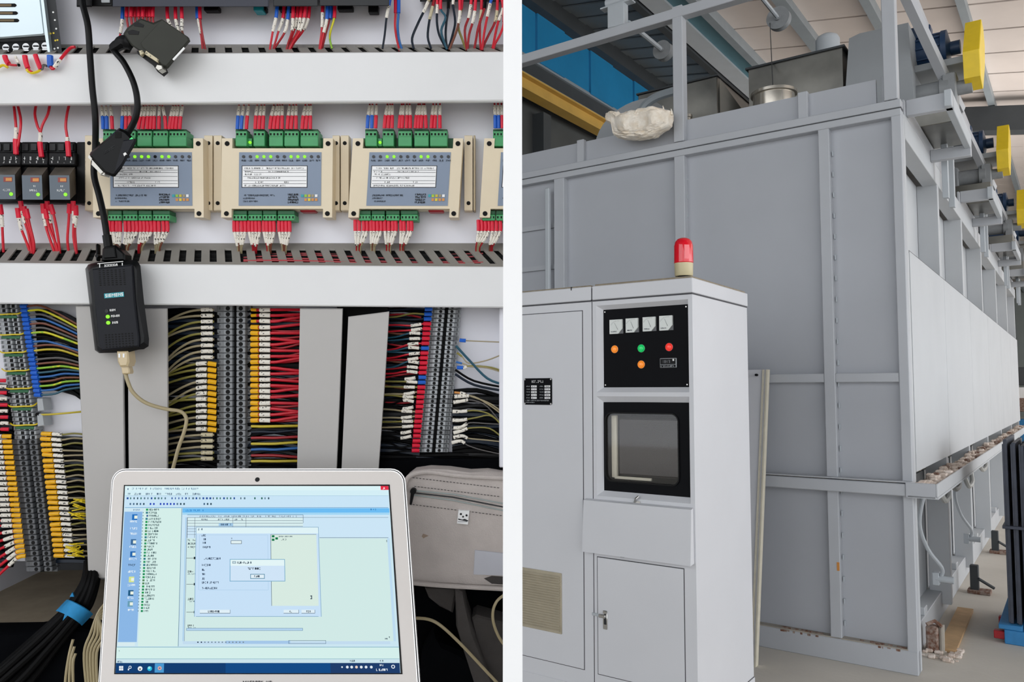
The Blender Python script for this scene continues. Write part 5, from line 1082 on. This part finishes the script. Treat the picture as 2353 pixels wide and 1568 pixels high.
# pulleys with shafts
pr = hall_obj('pulley_bracket', hb((-2.74, YM, 4.285), (-2.60, YM + .07, 4.46), 'steel_pale', .006), 'upright bracket block on the top rail carrying the pulley shaft', 'bracket')
b = B(); b.cyl((-2.76, YM + .035, 4.49), (-2.58, YM + .035, 4.49), .035, 12, 'steel_pale'); b.box((-2.80, YM + .0, 4.45), (-2.54, YM + .07, 4.462), 'steel_pale', .002); put('bearing', b, parent=pr)
def pulley(u, v, rpx, lb, y0, hang):
    X = {0: -2.60, 1: None}[0] if u < 1600 else None
    if X is None: pz = ony(u, v, 7.0); X = pz.x; c0 = pz
    else: c0 = onx(u, v, X)
    dist = c0.length; R_ = rpx / F * c0.y * 1.15
    b = B(); b.cyl((X, y0, c0.z), (X, c0.y, c0.z), .018, 8, 'steel_pale')
    o = hall_obj('pulley', b, lb, 'pulley', 'pulleys on shafts above the oven')
    b = B(); b.lathe((X, c0.y - .02, c0.z), (0, 1, 0), [(-.02, R_), (0, R_ * .96), (.015, R_ * .88), (.03, R_ * .96), (.05, R_)], 28, 'cast_grey'); b.cyl((X, c0.y - .06, c0.z), (X, c0.y + .06, c0.z), R_ * .28, 14, 'cast_grey'); put('wheel', b, parent=o)
    if hang:
        b = B(); z1 = ony(1776, 200, 5.5); b.tube([(X - R_ * .8, c0.y, c0.z), (z1.x, 5.5, z1.z)], .0035, 'steel_dark', 5); put('hoist_wire', b, parent=o)
pulley(1525, 118, 21, 'left pulley wheel on the end of a shaft below the top rail', YM + .07, False)
pulley(1790, 44, 23, 'right pulley wheel at the roof, with a thin wire down to the drum', 4.6, True)
# wool
bm = bmesh.new(); bmesh.ops.create_icosphere(bm, subdivisions=5, radius=1); from mathutils import noise
p0 = ony(1406, 300, 4.98); p1 = ony(1548, 300, 4.98); cx, hw = (p0.x + p1.x) / 2, (p1.x - p0.x) / 2
for v_ in bm.verts:
    q0 = v_.co.copy(); nn = noise.noise(q0 * 2.1) * .16 + noise.noise(q0 * 5) * .09 + noise.noise(q0 * 13) * .05
    x = max(-1, min(1, q0.x * 1.12)); tz = ony(1406 + (x + 1) * 71, 255 - 5 * x + (6 if -.6 < x < .1 else 0), 4.98).z; bz = ony(1406 + (x + 1) * 71, 326 - 12 * (x + .2) ** 2 - (26 if x < -.75 else 0) + (x > .5) * -4, 4.98).z
    sgn = q0.z; cz, hz = (tz + bz) / 2, (tz - bz) / 2
    k = (abs(sgn) ** .5) * (1 if sgn > 0 else -1)
    v_.co = Vector((cx + hw * x * (1 + nn * .12), 4.93 + q0.y * .10 * (1 + nn * 2), cz + hz * k * (1 + nn * .6)))
b = B(); b.v = [tuple(v_.co) for v_ in bm.verts]; b.f = [tuple(v_.index for v_ in f_.verts) for f_ in bm.faces]; b.m = [0] * len(b.f); b.mats = ['wool']; bm.free()
for (u, v) in ((1524, 243), (1512, 250), (1543, 250)):
    a = ony(u, v + 14, 4.93); c = ony(u - 1, v, 4.93); b.tube([tuple(a), tuple((a + c) / 2 + Vector((.004, 0, 0))), tuple(c)], [.012, .006, .002], 'wool', 5)
hall_obj('insulation_wool', b, 'torn lump of cream insulation wool lying on the oven edge beside the upper post', 'insulation')
# drives on the right: bracket frame, fan shaft, motor, yellow guard
def drive(k, y0):
    s = 'nearest farther third'.split()[k] if k < 3 else 'fourth'
    br = empty('drive_bracket', HM, (-.67, y0 - .6, 3.26), '%s bracket frame sticking out of the oven top, under a fan drive' % s, 'bracket', 'bracket frames along the oven top')
    for a, c, m in (((XM, y0 - .95, 3.27), (-.54, y0 - .90, 3.37), FRM), ((XM, y0 + .0, 3.22), (-.54, y0 + .06, 3.30), FRM), ((-.58, y0 - 1.0, 3.27), (-.54, y0 + .06, 3.37), 'steel_pale'), ((XM - .02, y0 - 1.0, 3.26), (XM, y0 + .6, 3.36), FRM)):
        put('frame_bar', hb(a, c, m, .004), parent=br)
    for yy in (y0 + .15, y0 + .5): put('hanger', hb((-.74, yy, 2.98), (-.70, yy + .05, 3.45), 'steel_pale', .003), parent=br)
    b = B(); b.beam((-.84, y0 - .5, 4.24), (-.62, y0 + .25, 3.62), .06, .06, FRM); put('brace', b, parent=br)
    fn = empty('fan_drive', HM, (-.8, y0, 3.38), '%s fan drive with blue motor and yellow belt guard on the oven top' % s, 'fan drive', 'fan drives along the oven top')
    b = B(); b.box((-1.05, y0 - .35, 3.37), (-.60, y0 + .25, 3.56), 'galv', .004); put('fan_base', b, parent=fn)
    b = B(); z = 3.72; b.lathe((-1.08, y0 + .05, z), (1, 0, 0), [(0, .085), (.06, .085), (.065, .055), (.10, .055), (.105, .075), (.36, .075), (.365, .095), (.42, .095), (.425, .05), (.56, .05)], 16, 'cast_grey'); put('bearing_tube', b, parent=fn)
    for x in (-.98, -.70): b = B(); b.box((x, y0 - .03, 3.56), (x + .09, y0 + .13, 3.82), 'cast_grey', .01); put('pillow_block', b, parent=fn)
    b = B(); b.box((-1.1, y0 + .0, 3.88), (-.56, y0 + .4, 3.93), 'duct_grey', .004); b.box((-1.0, y0 + .1, 3.6), (-.94, y0 + .3, 3.9), 'duct_grey'); put('motor_shelf', b, parent=fn)
    b = B(); zc = 4.08; yc_ = y0 + .22; b.lathe((-1.12, yc_, zc), (1, 0, 0), [(0, .10), (.03, .13), (.10, .135), (.105, .12), (.40, .12), (.405, .14), (.44, .14), (.46, .05), (.52, .05)], 18, 'motor_blue')
    for q2 in range(10):
        an = q2 * PI / 5; b.box((-1.0, yc_ + .125 * math.cos(an) - .006, zc + .125 * math.sin(an) - .006), (-.72, yc_ + .125 * math.cos(an) + .006, zc + .125 * math.sin(an) + .006), 'motor_blue')
    b.box((-.92, yc_ - .06, zc + .11), (-.78, yc_ + .06, zc + .20), 'motor_blue', .008); put('motor', b, parent=fn)
    b = B(); b.prism([(y0 - .06, 3.74), (y0 + .10, 3.70), (y0 + .30, 3.92), (y0 + .36, 4.10), (y0 + .30, 4.20), (y0 + .16, 4.22), (y0 - .08, 3.92)], 0, -.56, -.46, 'guard_yellow', .004); put('belt_guard', b, parent=fn, sm=False)
for k, y0 in enumerate((6.15, 8.85, 11.9, 14.4)): drive(k, y0)

# ================================================================== control cabinets
YC, CT = 3.445, 2.13
XA, XB, XS, XW = -1.976, -1.444, -1.979, -3.2
def funnel(b, o, i, y0, y1, m):
    (a0, c0, a1, c1), (e0, g0, e1, g1) = o, i
    O = [(a0, y0, c0), (a1, y0, c0), (a1, y0, c1), (a0, y0, c1)]; I = [(e0, y1, g0), (e1, y1, g0), (e1, y1, g1), (e0, y1, g1)]
    b.add(O + I, [(k, (k + 1) % 4, 4 + (k + 1) % 4, 4 + k) for k in range(4)], m)
cc = empty('control_cabinet', HM, (-1.71, 3.8, 0), 'light grey control cabinet with black instrument panel, glazed window and red beacon on top', 'cabinet')
r1o, r1i = (-1.955, 1.596, -1.465, 2.030), (-1.926, 1.622, -1.477, 2.008)
r2o, r2i = (-1.957, 1.085, -1.466, 1.576), (-1.929, 1.112, -1.479, 1.546)
b = B(); YB = 4.19
b.add([(XA, YB, 0), (XB, YB, 0), (XB, YB, 2.056), (XA, YB, 2.056), (XA, YC, 0), (XB, YC, 0), (XB, YC, 2.056), (XA, YC, 2.056)], [(0, 1, 2, 3), (0, 1, 5, 4), (2, 3, 7, 6), (1, 2, 6, 5), (0, 3, 7, 4)], 'cab_paint')
xs = [XA, -1.956, -1.4655, XB]
def fq(x0, z0, x1, z1, m='cab_paint', y=YC): b.add([(x0, y, z0), (x1, y, z0), (x1, y, z1), (x0, y, z1)], [(0, 1, 2, 3)], m)
fq(XA, 0, XB, 1.085); fq(XA, 1.576, XB, 1.596); fq(XA, 2.030, XB, 2.056)
for o in (r1o, r2o): fq(XA, o[1], o[0], o[3]); fq(o[2], o[1], XB, o[3])
funnel(b, r1o, r1i, YC, YC + .028, 'cab_paint'); funnel(b, r2o, r2i, YC, YC + .028, 'cab_paint')
put('body', b, parent=cc, sm=False)
part('top_cap', hb((XA, YC - .004, 2.060), (XB + .004, YB + .004, CT), 'cab_paint', .003), cc); part('dusty_lid', hb((XA + .01, YC + .006, CT - .01), (XB - .004, YB - .01, CT + .010), 'cab_dust', .003), cc)
part('cap_joint', hb((XA + .001, YC - .001, 2.052), (XB + .001, YB, 2.062), 'cab_groove'), cc)
part('plinth', hb((XA, YC - .003, 0), (XB + .005, YB + .003, .10), 'cab_paint', .002), cc)
part('plinth_joint', hb((XA, YC - .0015, .098), (XB + .0015, YB, .104), 'cab_groove'), cc)
ip = part('instrument_panel', hb((r1i[0] - .004, YC + .026, r1i[1] - .004), (r1i[2] + .004, YC + .032, r1i[3] + .004), 'panel_black'), cc)
yp = YC + .026
for (u0, v0, u1, v1) in ((1403, 736, 1432, 767), (1440, 733, 1468, 764), (1479, 730, 1508, 761), (1517, 727, 1547, 759)):
    a = ony(u0, v0, yp); c = ony(u1, v1, yp); x0, z1, x1, z0 = a.x, a.z, c.x, c.z; b = B()
    b.prism([(x0, z0), (x1 - .022, z0), (x1, z0 + .024), (x1, z1), (x0, z1)], 1, yp, yp - .012, 'meter'); fn = lambda x, z: (x, yp - .0124, z)
    b.prism([(x1 - .022, z0), (x1 + .003, z0), (x1 + .003, z0 + .026), (x1, z0 + .024)], 1, yp, yp - .006, 'tb_dark')
    for t in range(9):
        an = math.radians(100 + t * 8 - 20); cx_, cz_ = x1 - .024, z0 + .02; r_ = .042
        b.add([fn(cx_ + r_ * math.cos(an), cz_ + r_ * math.sin(an)), fn(cx_ + (r_ + .005) * math.cos(an), cz_ + (r_ + .005) * math.sin(an)), fn(cx_ + (r_ + .005) * math.cos(an + .02), cz_ + (r_ + .005) * math.sin(an + .02)), fn(cx_ + r_ * math.cos(an + .02), cz_ + r_ * math.sin(an + .02))], [(0, 1, 2, 3)], 'print_black')
    scrib(b, fn, x0 + .008, z0 + .008, x1 - .026, z0 + .0135, 'print_slate', R9, 1, .25); b.add([fn(x1 - .024, z0 + .02), fn(x1 - .022, z0 + .02), fn(x0 + .028, z0 + .055), fn(x0 + .027, z0 + .055)], [(0, 1, 2, 3)], 'print_black')
    put('meter', b, parent=ip, sm=False)
for (u, v, m) in ((1413, 803, 'btn_orange'), (1474, 801, 'btn_green'), (1538, 798, 'btn_red'), (1474, 838, 'btn_orange')):
    c = ony(u, v, yp); b = B(); b.lathe((c.x, yp, c.z), (0, -1, 0), [(0, .019), (.004, .019), (.005, .0165), (.012, .015), (.016, .010), (.0172, .003)], 16, m); b.lathe((c.x, yp, c.z), (0, -1, 0), [(0, .021), (.003, .0205)], 16, 'steel_dark'); put('button', b, parent=ip)
a = ony(1518, 824, yp); c = ony(1556, 845, yp); b = B(); b.box((a.x, yp, c.z), (c.x, yp - .010, a.z), 'tb_light', .002); b.box((a.x + .003, yp - .009, c.z + .016), (c.x - .003, yp - .0106, a.z - .003), 'black'); b.box((a.x + .003, yp - .009, c.z + .002), (c.x - .003, yp - .0106, c.z + .014), 'panel_black')
scrib(b, lambda x, z: (x, yp - .0108, z), a.x + .012, c.z + .022, c.x - .03, c.z + .036, 'tb_dark', R9, 1, .2); scrib(b, lambda x, z: (x, yp - .0108, z), a.x + .006, c.z + .004, c.x - .006, c.z + .011, 'tb_light', R9, 1, .2); b.box((c.x - .018, yp - .0108, a.z - .014), (c.x - .010, yp - .0112, a.z - .004), 'print_white')
put('digital_counter', b, parent=ip, sm=False)
b = B()
for x in (r1i[0] + .008, r1i[2] - .008):
    for z in (r1i[1] + .01, r1i[3] - .01): b.cyl((x, yp, z), (x, yp - .003, z), .0035, 8, 'chrome')
put('screw', b, parent=ip)
# window
yw = YC + .026; wa = ony(1393, 950, yw); wb = ony(1560, 1116, yw)
ring = rrect(wa.x, wb.z, wb.x, wa.z, .035, 6)
n = len(ring); b = B(); outer = []
ex0, ez0, ex1, ez1 = r2i[0] - .004, r2i[1] - .004, r2i[2] + .004, r2i[3] + .004
for (x, z) in ring:
    cx_, cz_ = (wa.x + wb.x) / 2, (wa.z + wb.z) / 2; dx_, dz_ = x - cx_, z - cz_
    t = min((ex1 - cx_) / dx_ if dx_ > 0 else ((ex0 - cx_) / dx_ if dx_ < 0 else 9), (ez1 - cz_) / dz_ if dz_ > 0 else ((ez0 - cz_) / dz_ if dz_ < 0 else 9)); outer.append((cx_ + dx_ * t, cz_ + dz_ * t))
V_ = [(x, yw, z) for x, z in outer] + [(x, yw, z) for x, z in ring] + [(x, yw + .006, z) for x, z in ring]
b.add(V_, [(k, (k + 1) % n, n + (k + 1) % n, n + k) for k in range(n)] + [(n + k, n + (k + 1) % n, 2 * n + (k + 1) % n, 2 * n + k) for k in range(n)], 'panel_black')
for (x, z) in ((ex0, ez0), (ex1, ez0), (ex1, ez1), (ex0, ez1)):
    near = sorted(range(n), key=lambda k: (outer[k][0] - x) ** 2 + (outer[k][1] - z) ** 2)[:2]; b.add([(x, yw, z)] + [(outer[k][0], yw, outer[k][1]) for k in near], [(0, 1, 2)], 'panel_black')
wp = put('window_panel', b, parent=cc, sm=False)
b = B(); R2o = rrect(wa.x - .006, wb.z - .006, wb.x + .006, wa.z + .006, .04, 6); b.loft([[(x, yw, z) for x, z in R2o], [(x, yw - .008, z) for x, z in R2o], [(x, yw - .008, z) for x, z in ring], [(x, yw, z) for x, z in ring]], 'black', cap0=False, cap1=False); put('rubber_gasket', b, parent=wp)
b = B(); b.prism([(x, z) for x, z in rrect(wa.x + .001, wb.z + .001, wb.x - .001, wa.z - .001, .034, 6)], 1, yw + .002, yw + .006, 'glass'); put('glass', b, parent=wp, sm=False)
b = B(); x0, x1, z0, z1 = r2i[0] - .01, r2i[2] + .02, r2i[1] - .01, r2i[3] + .01
b.add([(x0, yw + .008, z0), (x1, yw + .008, z0), (x1, yw + .008, z1), (x0, yw + .008, z1), (x0, yw + .3, z0), (x1, yw + .3, z0), (x1, yw + .3, z1), (x0, yw + .3, z1)], [(0, 1, 5, 4), (1, 2, 6, 5), (2, 3, 7, 6), (3, 0, 4, 7), (4, 5, 6, 7)], 'crt'); put('monitor_compartment', b, parent=cc, sm=False)
b = B(); b.box((wa.x + .035, yw + .05, wb.z + .02), (wb.x + .03, yw + .22, wa.z - .02), 'crt', .012); mo = put('monitor', b, HM, label='dark monitor inside the cabinet, behind the rounded window', cat='monitor')
b = B(); b.box((wa.x + .005, yw + .04, wb.z + .01), (wa.x + .034, yw + .06, wa.z - .01), 'beige_trim', .003); put('side_trim', b, parent=mo)
b = B(); b.box((wa.x + .02, yw + .042, wb.z + .004), (wa.x + .22, yw + .055, wb.z + .018), 'beige_trim', .002); put('bottom_trim', b, parent=mo)
# keyboard drawer, lower door, latch
kt, kb_ = 1.062, .812
b = B(); x0, x1 = -2.018, -1.452
sec = [(YC - .002, kt + .006), (YC - .028, kt), (YC - .045, kb_), (YC - .002, kb_ + .005)]
b.loft([[(x, y, z) for y, z in sec] for x in (x0, x1)], 'cab_paint'); dr = put('keyboard_drawer', b, parent=cc, sm=False)
b = B(); b.box((x0 + .2, YC - .024, kb_ - .006), (x0 + .22, YC - .012, kb_ + .01), 'black'); put('lock', b, parent=dr)
c = ony(1463, 1150, YC); b = B(); b.tube([(c.x - .01, YC - .004, c.z - .01), (c.x + .004, YC - .018, c.z + .01), (c.x + .012, YC - .004, c.z + .02)], .005, 'chrome', 6); b.box((c.x - .012, YC - .004, c.z - .014), (c.x + .02, YC - .001, c.z - .004), 'chrome'); put('hasp', b, parent=dr)
def door(par, x0, z0, x1, z1, nm='door'):
    b = B(); b.box((x0 - .004, YC - .0008, z0 - .004), (x1 + .004, YC + .001, z1 + .004), 'cab_groove'); b.box((x0, YC - .004, z0), (x1, YC, z1), 'cab_paint', .001); return put(nm, b, parent=par, sm=False)
ld = door(cc, -1.955, .225, -1.505, .785)
c = ony(1392, 1420, YC); b = B(); b.box((c.x - .012, YC - .010, c.z - .055), (c.x + .012, YC - .003, c.z + .035), 'chrome', .003); b.box((c.x - .03, YC - .022, c.z + .0), (c.x + .008, YC - .010, c.z + .018), 'chrome', .003); b.box((c.x - .004, YC - .014, c.z - .03), (c.x + .009, YC - .009, c.z + .02), 'dark_grey', .001); b.box((c.x - .075, YC - .006, c.z + .0), (c.x - .03, YC - .002, c.z + .014), 'steel_pale', .002); put('handle', b, parent=ld)
# beacon
bp_ = (-1.520, 3.53); be = empty('warning_beacon', HM, (bp_[0], bp_[1], CT), 'red warning beacon with cream base on the control cabinet roof', 'beacon')
b = B(); b.lathe((*bp_, CT + .004), (0, 0, 1), [(0, .036), (.012, .036), (.013, .030), (.02, .030)], 20, 'black'); put('foot', b, parent=be)
b = B(); b.lathe((*bp_, CT + .022), (0, 0, 1), [(0, .040), (.004, .043), (.062, .0445), (.064, .042)], 28, 'beacon_base'); put('base', b, parent=be)
b = B(); b.lathe((*bp_, CT + .084), (0, 0, 1), [(0, .043), (.004, .0465), (.085, .0455), (.103, .041), (.116, .032), (.123, .018), (.125, .002)], 28, 'beacon_red'); dm = put('dome', b, parent=be)
b = B(); q8 = (TH); ax = math.radians(-90 - 20)
for k in range(1): 
    pts = [(bp_[0] + .0468 * math.cos(t), bp_[1] + .0468 * math.sin(t)) for t in [math.radians(d) for d in (-62, -56, -50, -44, -38, -32)]]
    b.add([(x, y, CT + .10) for x, y in pts] + [(x, y, CT + .168) for x, y in pts], [(j, j + 1, j + 7, j + 6) for j in range(5)], 'beacon_highlight')  # lighter strip on the dome, a painted highlight
put('dome_highlight', b, parent=dm)
# neighbour cabinet on the left
lc = empty('switch_cabinet', HM, (-2.6, 3.8, 0), 'light grey switch cabinet with black rating plate and louvred vent, beside the control cabinet', 'cabinet')
part('body', hb((XW, YC, 0), (XS - .003, YB, 2.056), 'cab_paint', .002), lc); part('top_cap', hb((XW, YC - .004, 2.060), (XS - .004, YB + .004, CT), 'cab_paint', .003), lc); part('dusty_lid', hb((XW, YC + .006, CT - .01), (XS - .01, YB, CT + .008), 'cab_dust', .003), lc)
part('joint', hb((XS - .006, YC + .004, 0), (XS + .003, YB, 2.12), 'cab_groove'), lc); part('cap_joint', hb((XW, YC - .001, 2.052), (XS - .004, YB, 2.062), 'cab_groove'), lc)
part('plinth', hb((XW, YC - .003, 0), (XS - .003, YB, .15), 'cab_paint', .002), lc)
dl = door(lc, XW + .05, .23, -2.036, 2.008)
b = B(); b.box((-2.10, YC - .006, CT - .012), (-2.095, YC + .0, CT + .006), 'dark_grey'); part('bolt', b, lc)
a = ony(1206, 870, YC); c = ony(1270, 931, YC); b = B(); pp = rrect(a.x, c.z, c.x, a.z, .008, 3); b.prism(pp, 1, YC - .004, YC - .007, 'panel_black'); fn = lambda x, z: (x, YC - .0072, z); np_ = put('rating_plate', b, parent=dl, sm=False)
b = B(); W_, H_ = c.x - a.x, a.z - c.z; scrib(b, fn, a.x + W_ * .28, a.z - H_ * .17, a.x + W_ * .72, a.z - H_ * .08, 'label_white', R9, 1, .16)
for k in range(5):
    zz = a.z - H_ * (.27 + .108 * k)
    for s0, s1, t0 in ((.26, .46, .08), (.74, .94, .56)):
        b.add([fn(a.x + W_ * s0, zz), fn(a.x + W_ * s1, zz), fn(a.x + W_ * s1, zz - H_ * .075), fn(a.x + W_ * s0, zz - H_ * .075)], [(0, 1, 2, 3)], 'label_white'); scrib(b, fn, a.x + W_ * t0, zz - H_ * .055, a.x + W_ * (t0 + .15), zz - H_ * .015, 'tb_light', R9, 1, .2)
        scrib(b, lambda x, z: (x, YC - .0074, z), a.x + W_ * (s0 + .03), zz - H_ * .06, a.x + W_ * (s1 - .02), zz - H_ * .02, 'print_black', R9, .7, .2)
scrib(b, fn, a.x + W_ * .05, a.z - H_ * .86, a.x + W_ * .95, a.z - H_ * .82, 'tb_light', R9, .9, .25); scrib(b, fn, a.x + W_ * .05, a.z - H_ * .93, a.x + W_ * .4, a.z - H_ * .90, 'tb_light', R9, .9, .25)
put('plate_text', b, parent=np_, sm=False)
b = B()
for x in (a.x + .006, c.x - .006):
    for z in (a.z - .006, c.z + .006): b.cyl((x, YC - .007, z), (x, YC - .0095, z), .0045, 8, 'chrome')
put('rivet', b, parent=np_)
vx0, vx1, vz0, vz1 = -2.62, -2.161, .378, .680
b = B(); b.box((vx0, YC - .004, vz0), (vx1, YC - .010, vz1), 'vent_beige', .002); vg = put('vent', b, parent=dl)
for k in range(22):
    z = vz0 + .012 + k * (vz1 - vz0 - .024) / 22; b = B(); b.loft([[(x, YC - .010, z), (x, YC - .019, z + .001), (x, YC - .018, z + .004), (x, YC - .010, z + .011)] for x in (vx0 + .006, vx1 - .008)], 'vent_beige'); put('louver', b, parent=vg, sm=False)
# sheet leaning behind the control cabinet
g = onz(1738, 1533, 0.0); t_ = ony(1757, 849, 4.90); xr_, yb = g.x, g.y
b = B(); th = .025
def lean(x0, x1, z0, z1, off, m, t=th):
    f_ = lambda z: yb + (4.97 - yb) * z / t_.z + off
    b.loft([[(x0 + (t_.x - xr_) * z / t_.z, f_(z), z), (x1 + (t_.x - xr_) * z / t_.z, f_(z), z), (x1 + (t_.x - xr_) * z / t_.z, f_(z) + t, z), (x0 + (t_.x - xr_) * z / t_.z, f_(z) + t, z)] for z in (z0, z1)], m)
lean(xr_ - .6, xr_ - .008, .0, t_.z, 0, 'cab_paint'); ls = put('leaning_sheet', b, HM, label='tall pale sheet with folded edges leaning on the oven behind the control cabinet', cat='metal sheet', sm=False)
b = B(); lean(xr_ - .010, xr_, .0, t_.z, -.012, 'beige_trim', .045); lean(xr_ - .034, xr_ - .024, .0, t_.z, -.010, 'beige_trim', .01); put('folded_edge', b, parent=ls, sm=False)
b = B(); c = ony(1738, 862, 4.93); b.cyl((c.x, 4.945, c.z), (c.x, 4.92, c.z), .008, 8, 'black'); put('hole', b, parent=ls)

# ================================================================== floor clutter on the right
g0, g1_ = onz(2176, 1500, 0), onz(2215, 1412, 0)
b = B(); b.beam((g0.x, g0.y, .012), (g1_.x, g1_.y + .1, .012), .10, .022, 'wood'); hall_obj('wooden_plank', b, 'short pale wooden plank lying on the floor beside the oven sill', 'plank', sm=False)
b = B(); c = onz(2150, 1500, 0)
b.box((c.x - .05, c.y - .02, 0), (c.x + .02, c.y + .05, .16), 'rust', .012); b.cyl((c.x + .035, c.y, .0), (c.x + .035, c.y + .02, .17), .016, 8, 'oven_dusty'); b.tube([(c.x - .04, c.y - .03, .17), (c.x, c.y, .19), (c.x + .04, c.y, .16)], .012, 'rust', 6)
hall_obj('rusty_clamp', b, 'rusty clamp foot standing at the bottom corner of the oven', 'clamp')
b = B()
for k in range(40):
    x, y, s = c.x + rnd.uniform(-.06, .14), c.y + rnd.uniform(-.16, .1), rnd.uniform(.006, .022); b.box((x - s, y - s, 0), (x + s, y + s, s), 'debris', s * .3)
put('rubble', b, HM, label='crumbs of rubble on the floor at the oven corner', cat='rubble', kind='stuff', sm=False)
for k, y in enumerate((7.3, 9.2)):
    b = B(); b.box((-.76, y, 0), (-.70, y + .06, .22), 'steel_dark', .005); b.box((-.78, y - .02, 0), (-.62, y + .10, .03), 'rust', .004); b.cyl((-.70, y, .12), (-.60, y + .05, .05), .012, 8, 'steel_dark')
    hall_obj('jack_foot', b, '%s dark jack foot on the floor beside the oven sill' % ('nearer', 'farther')[k], 'jack')
# blue pallet with a stack of dark sheets
pg_ = onz(2296, 1478, 0); px0 = pg_.x; py0 = pg_.y
pa = empty('blue_pallet', HM, (px0 + .4, py0 + .4, 0), 'blue pallet standing on the floor at the right edge of the photo', 'pallet')
for yy in (0, .38, .76): put('runner', hb((px0 + .03, py0 + yy, .0), (px0 + 1.0, py0 + yy + .08, .09), 'pallet_blue', .004), parent=pa)
for xx in (0, .2, .4, .6, .8): put('deck_board', hb((px0 + xx, py0, .09), (px0 + xx + .13, py0 + .84, .12), 'pallet_blue', .004), parent=pa)
for yy in (.02, .40): put('red_block', hb((px0 - .03, py0 + yy, .02), (px0 + .05, py0 + yy + .05, .07), 'red_dark', .004), parent=pa)
zt_ = 1.29
for k in range(16):
    b = B(); x = px0 + .06 + k * .045
    b.box((x, py0 + .04, .122), (x + .022, py0 + .78, zt_ - .02 * (k % 3)), 'stack_dark', .003)
    for q2 in range(4): b.box((x - .006, py0 + .035 + q2 * .2, .13), (x + .002, py0 + .075 + q2 * .2, zt_ - .03), 'stack_dark', .002)
    hall_obj('ribbed_sheet', b, '%s dark ribbed sheet from the oven side, upright on the blue pallet' % nth(k), 'sheet', 'dark sheets on the blue pallet', sm=False)
b = B(); b.box((px0 + .04, py0 + .02, .72), (px0 + .82, py0 + .82, .74), 'stack_dark', .002); hall_obj('strapping_band', b, 'dark band strapped around the sheets on the blue pallet', 'strap')
# shelf of goods far behind
for k, (u, v, s, m, nm) in enumerate(((2346, 985, .5, 'pallet_blue', 'blue'), (2350, 930, .4, 'rust', 'brown'), (2344, 905, .35, 'label_white', 'white'), (2352, 865, .5, 'steel_dark', 'dark'))):
    c = ony(u, v, 26.0); b = B(); b.box((c.x - s / 2, 26, 0 if k == 0 else c.z - s * .5), (c.x + s / 2, 26.6, c.z + s * .5), m, .02)
    hall_obj('crate', b, '%s crate in the far stack behind the oven, at the right edge' % nm, 'crate', 'crates stacked far behind the oven')
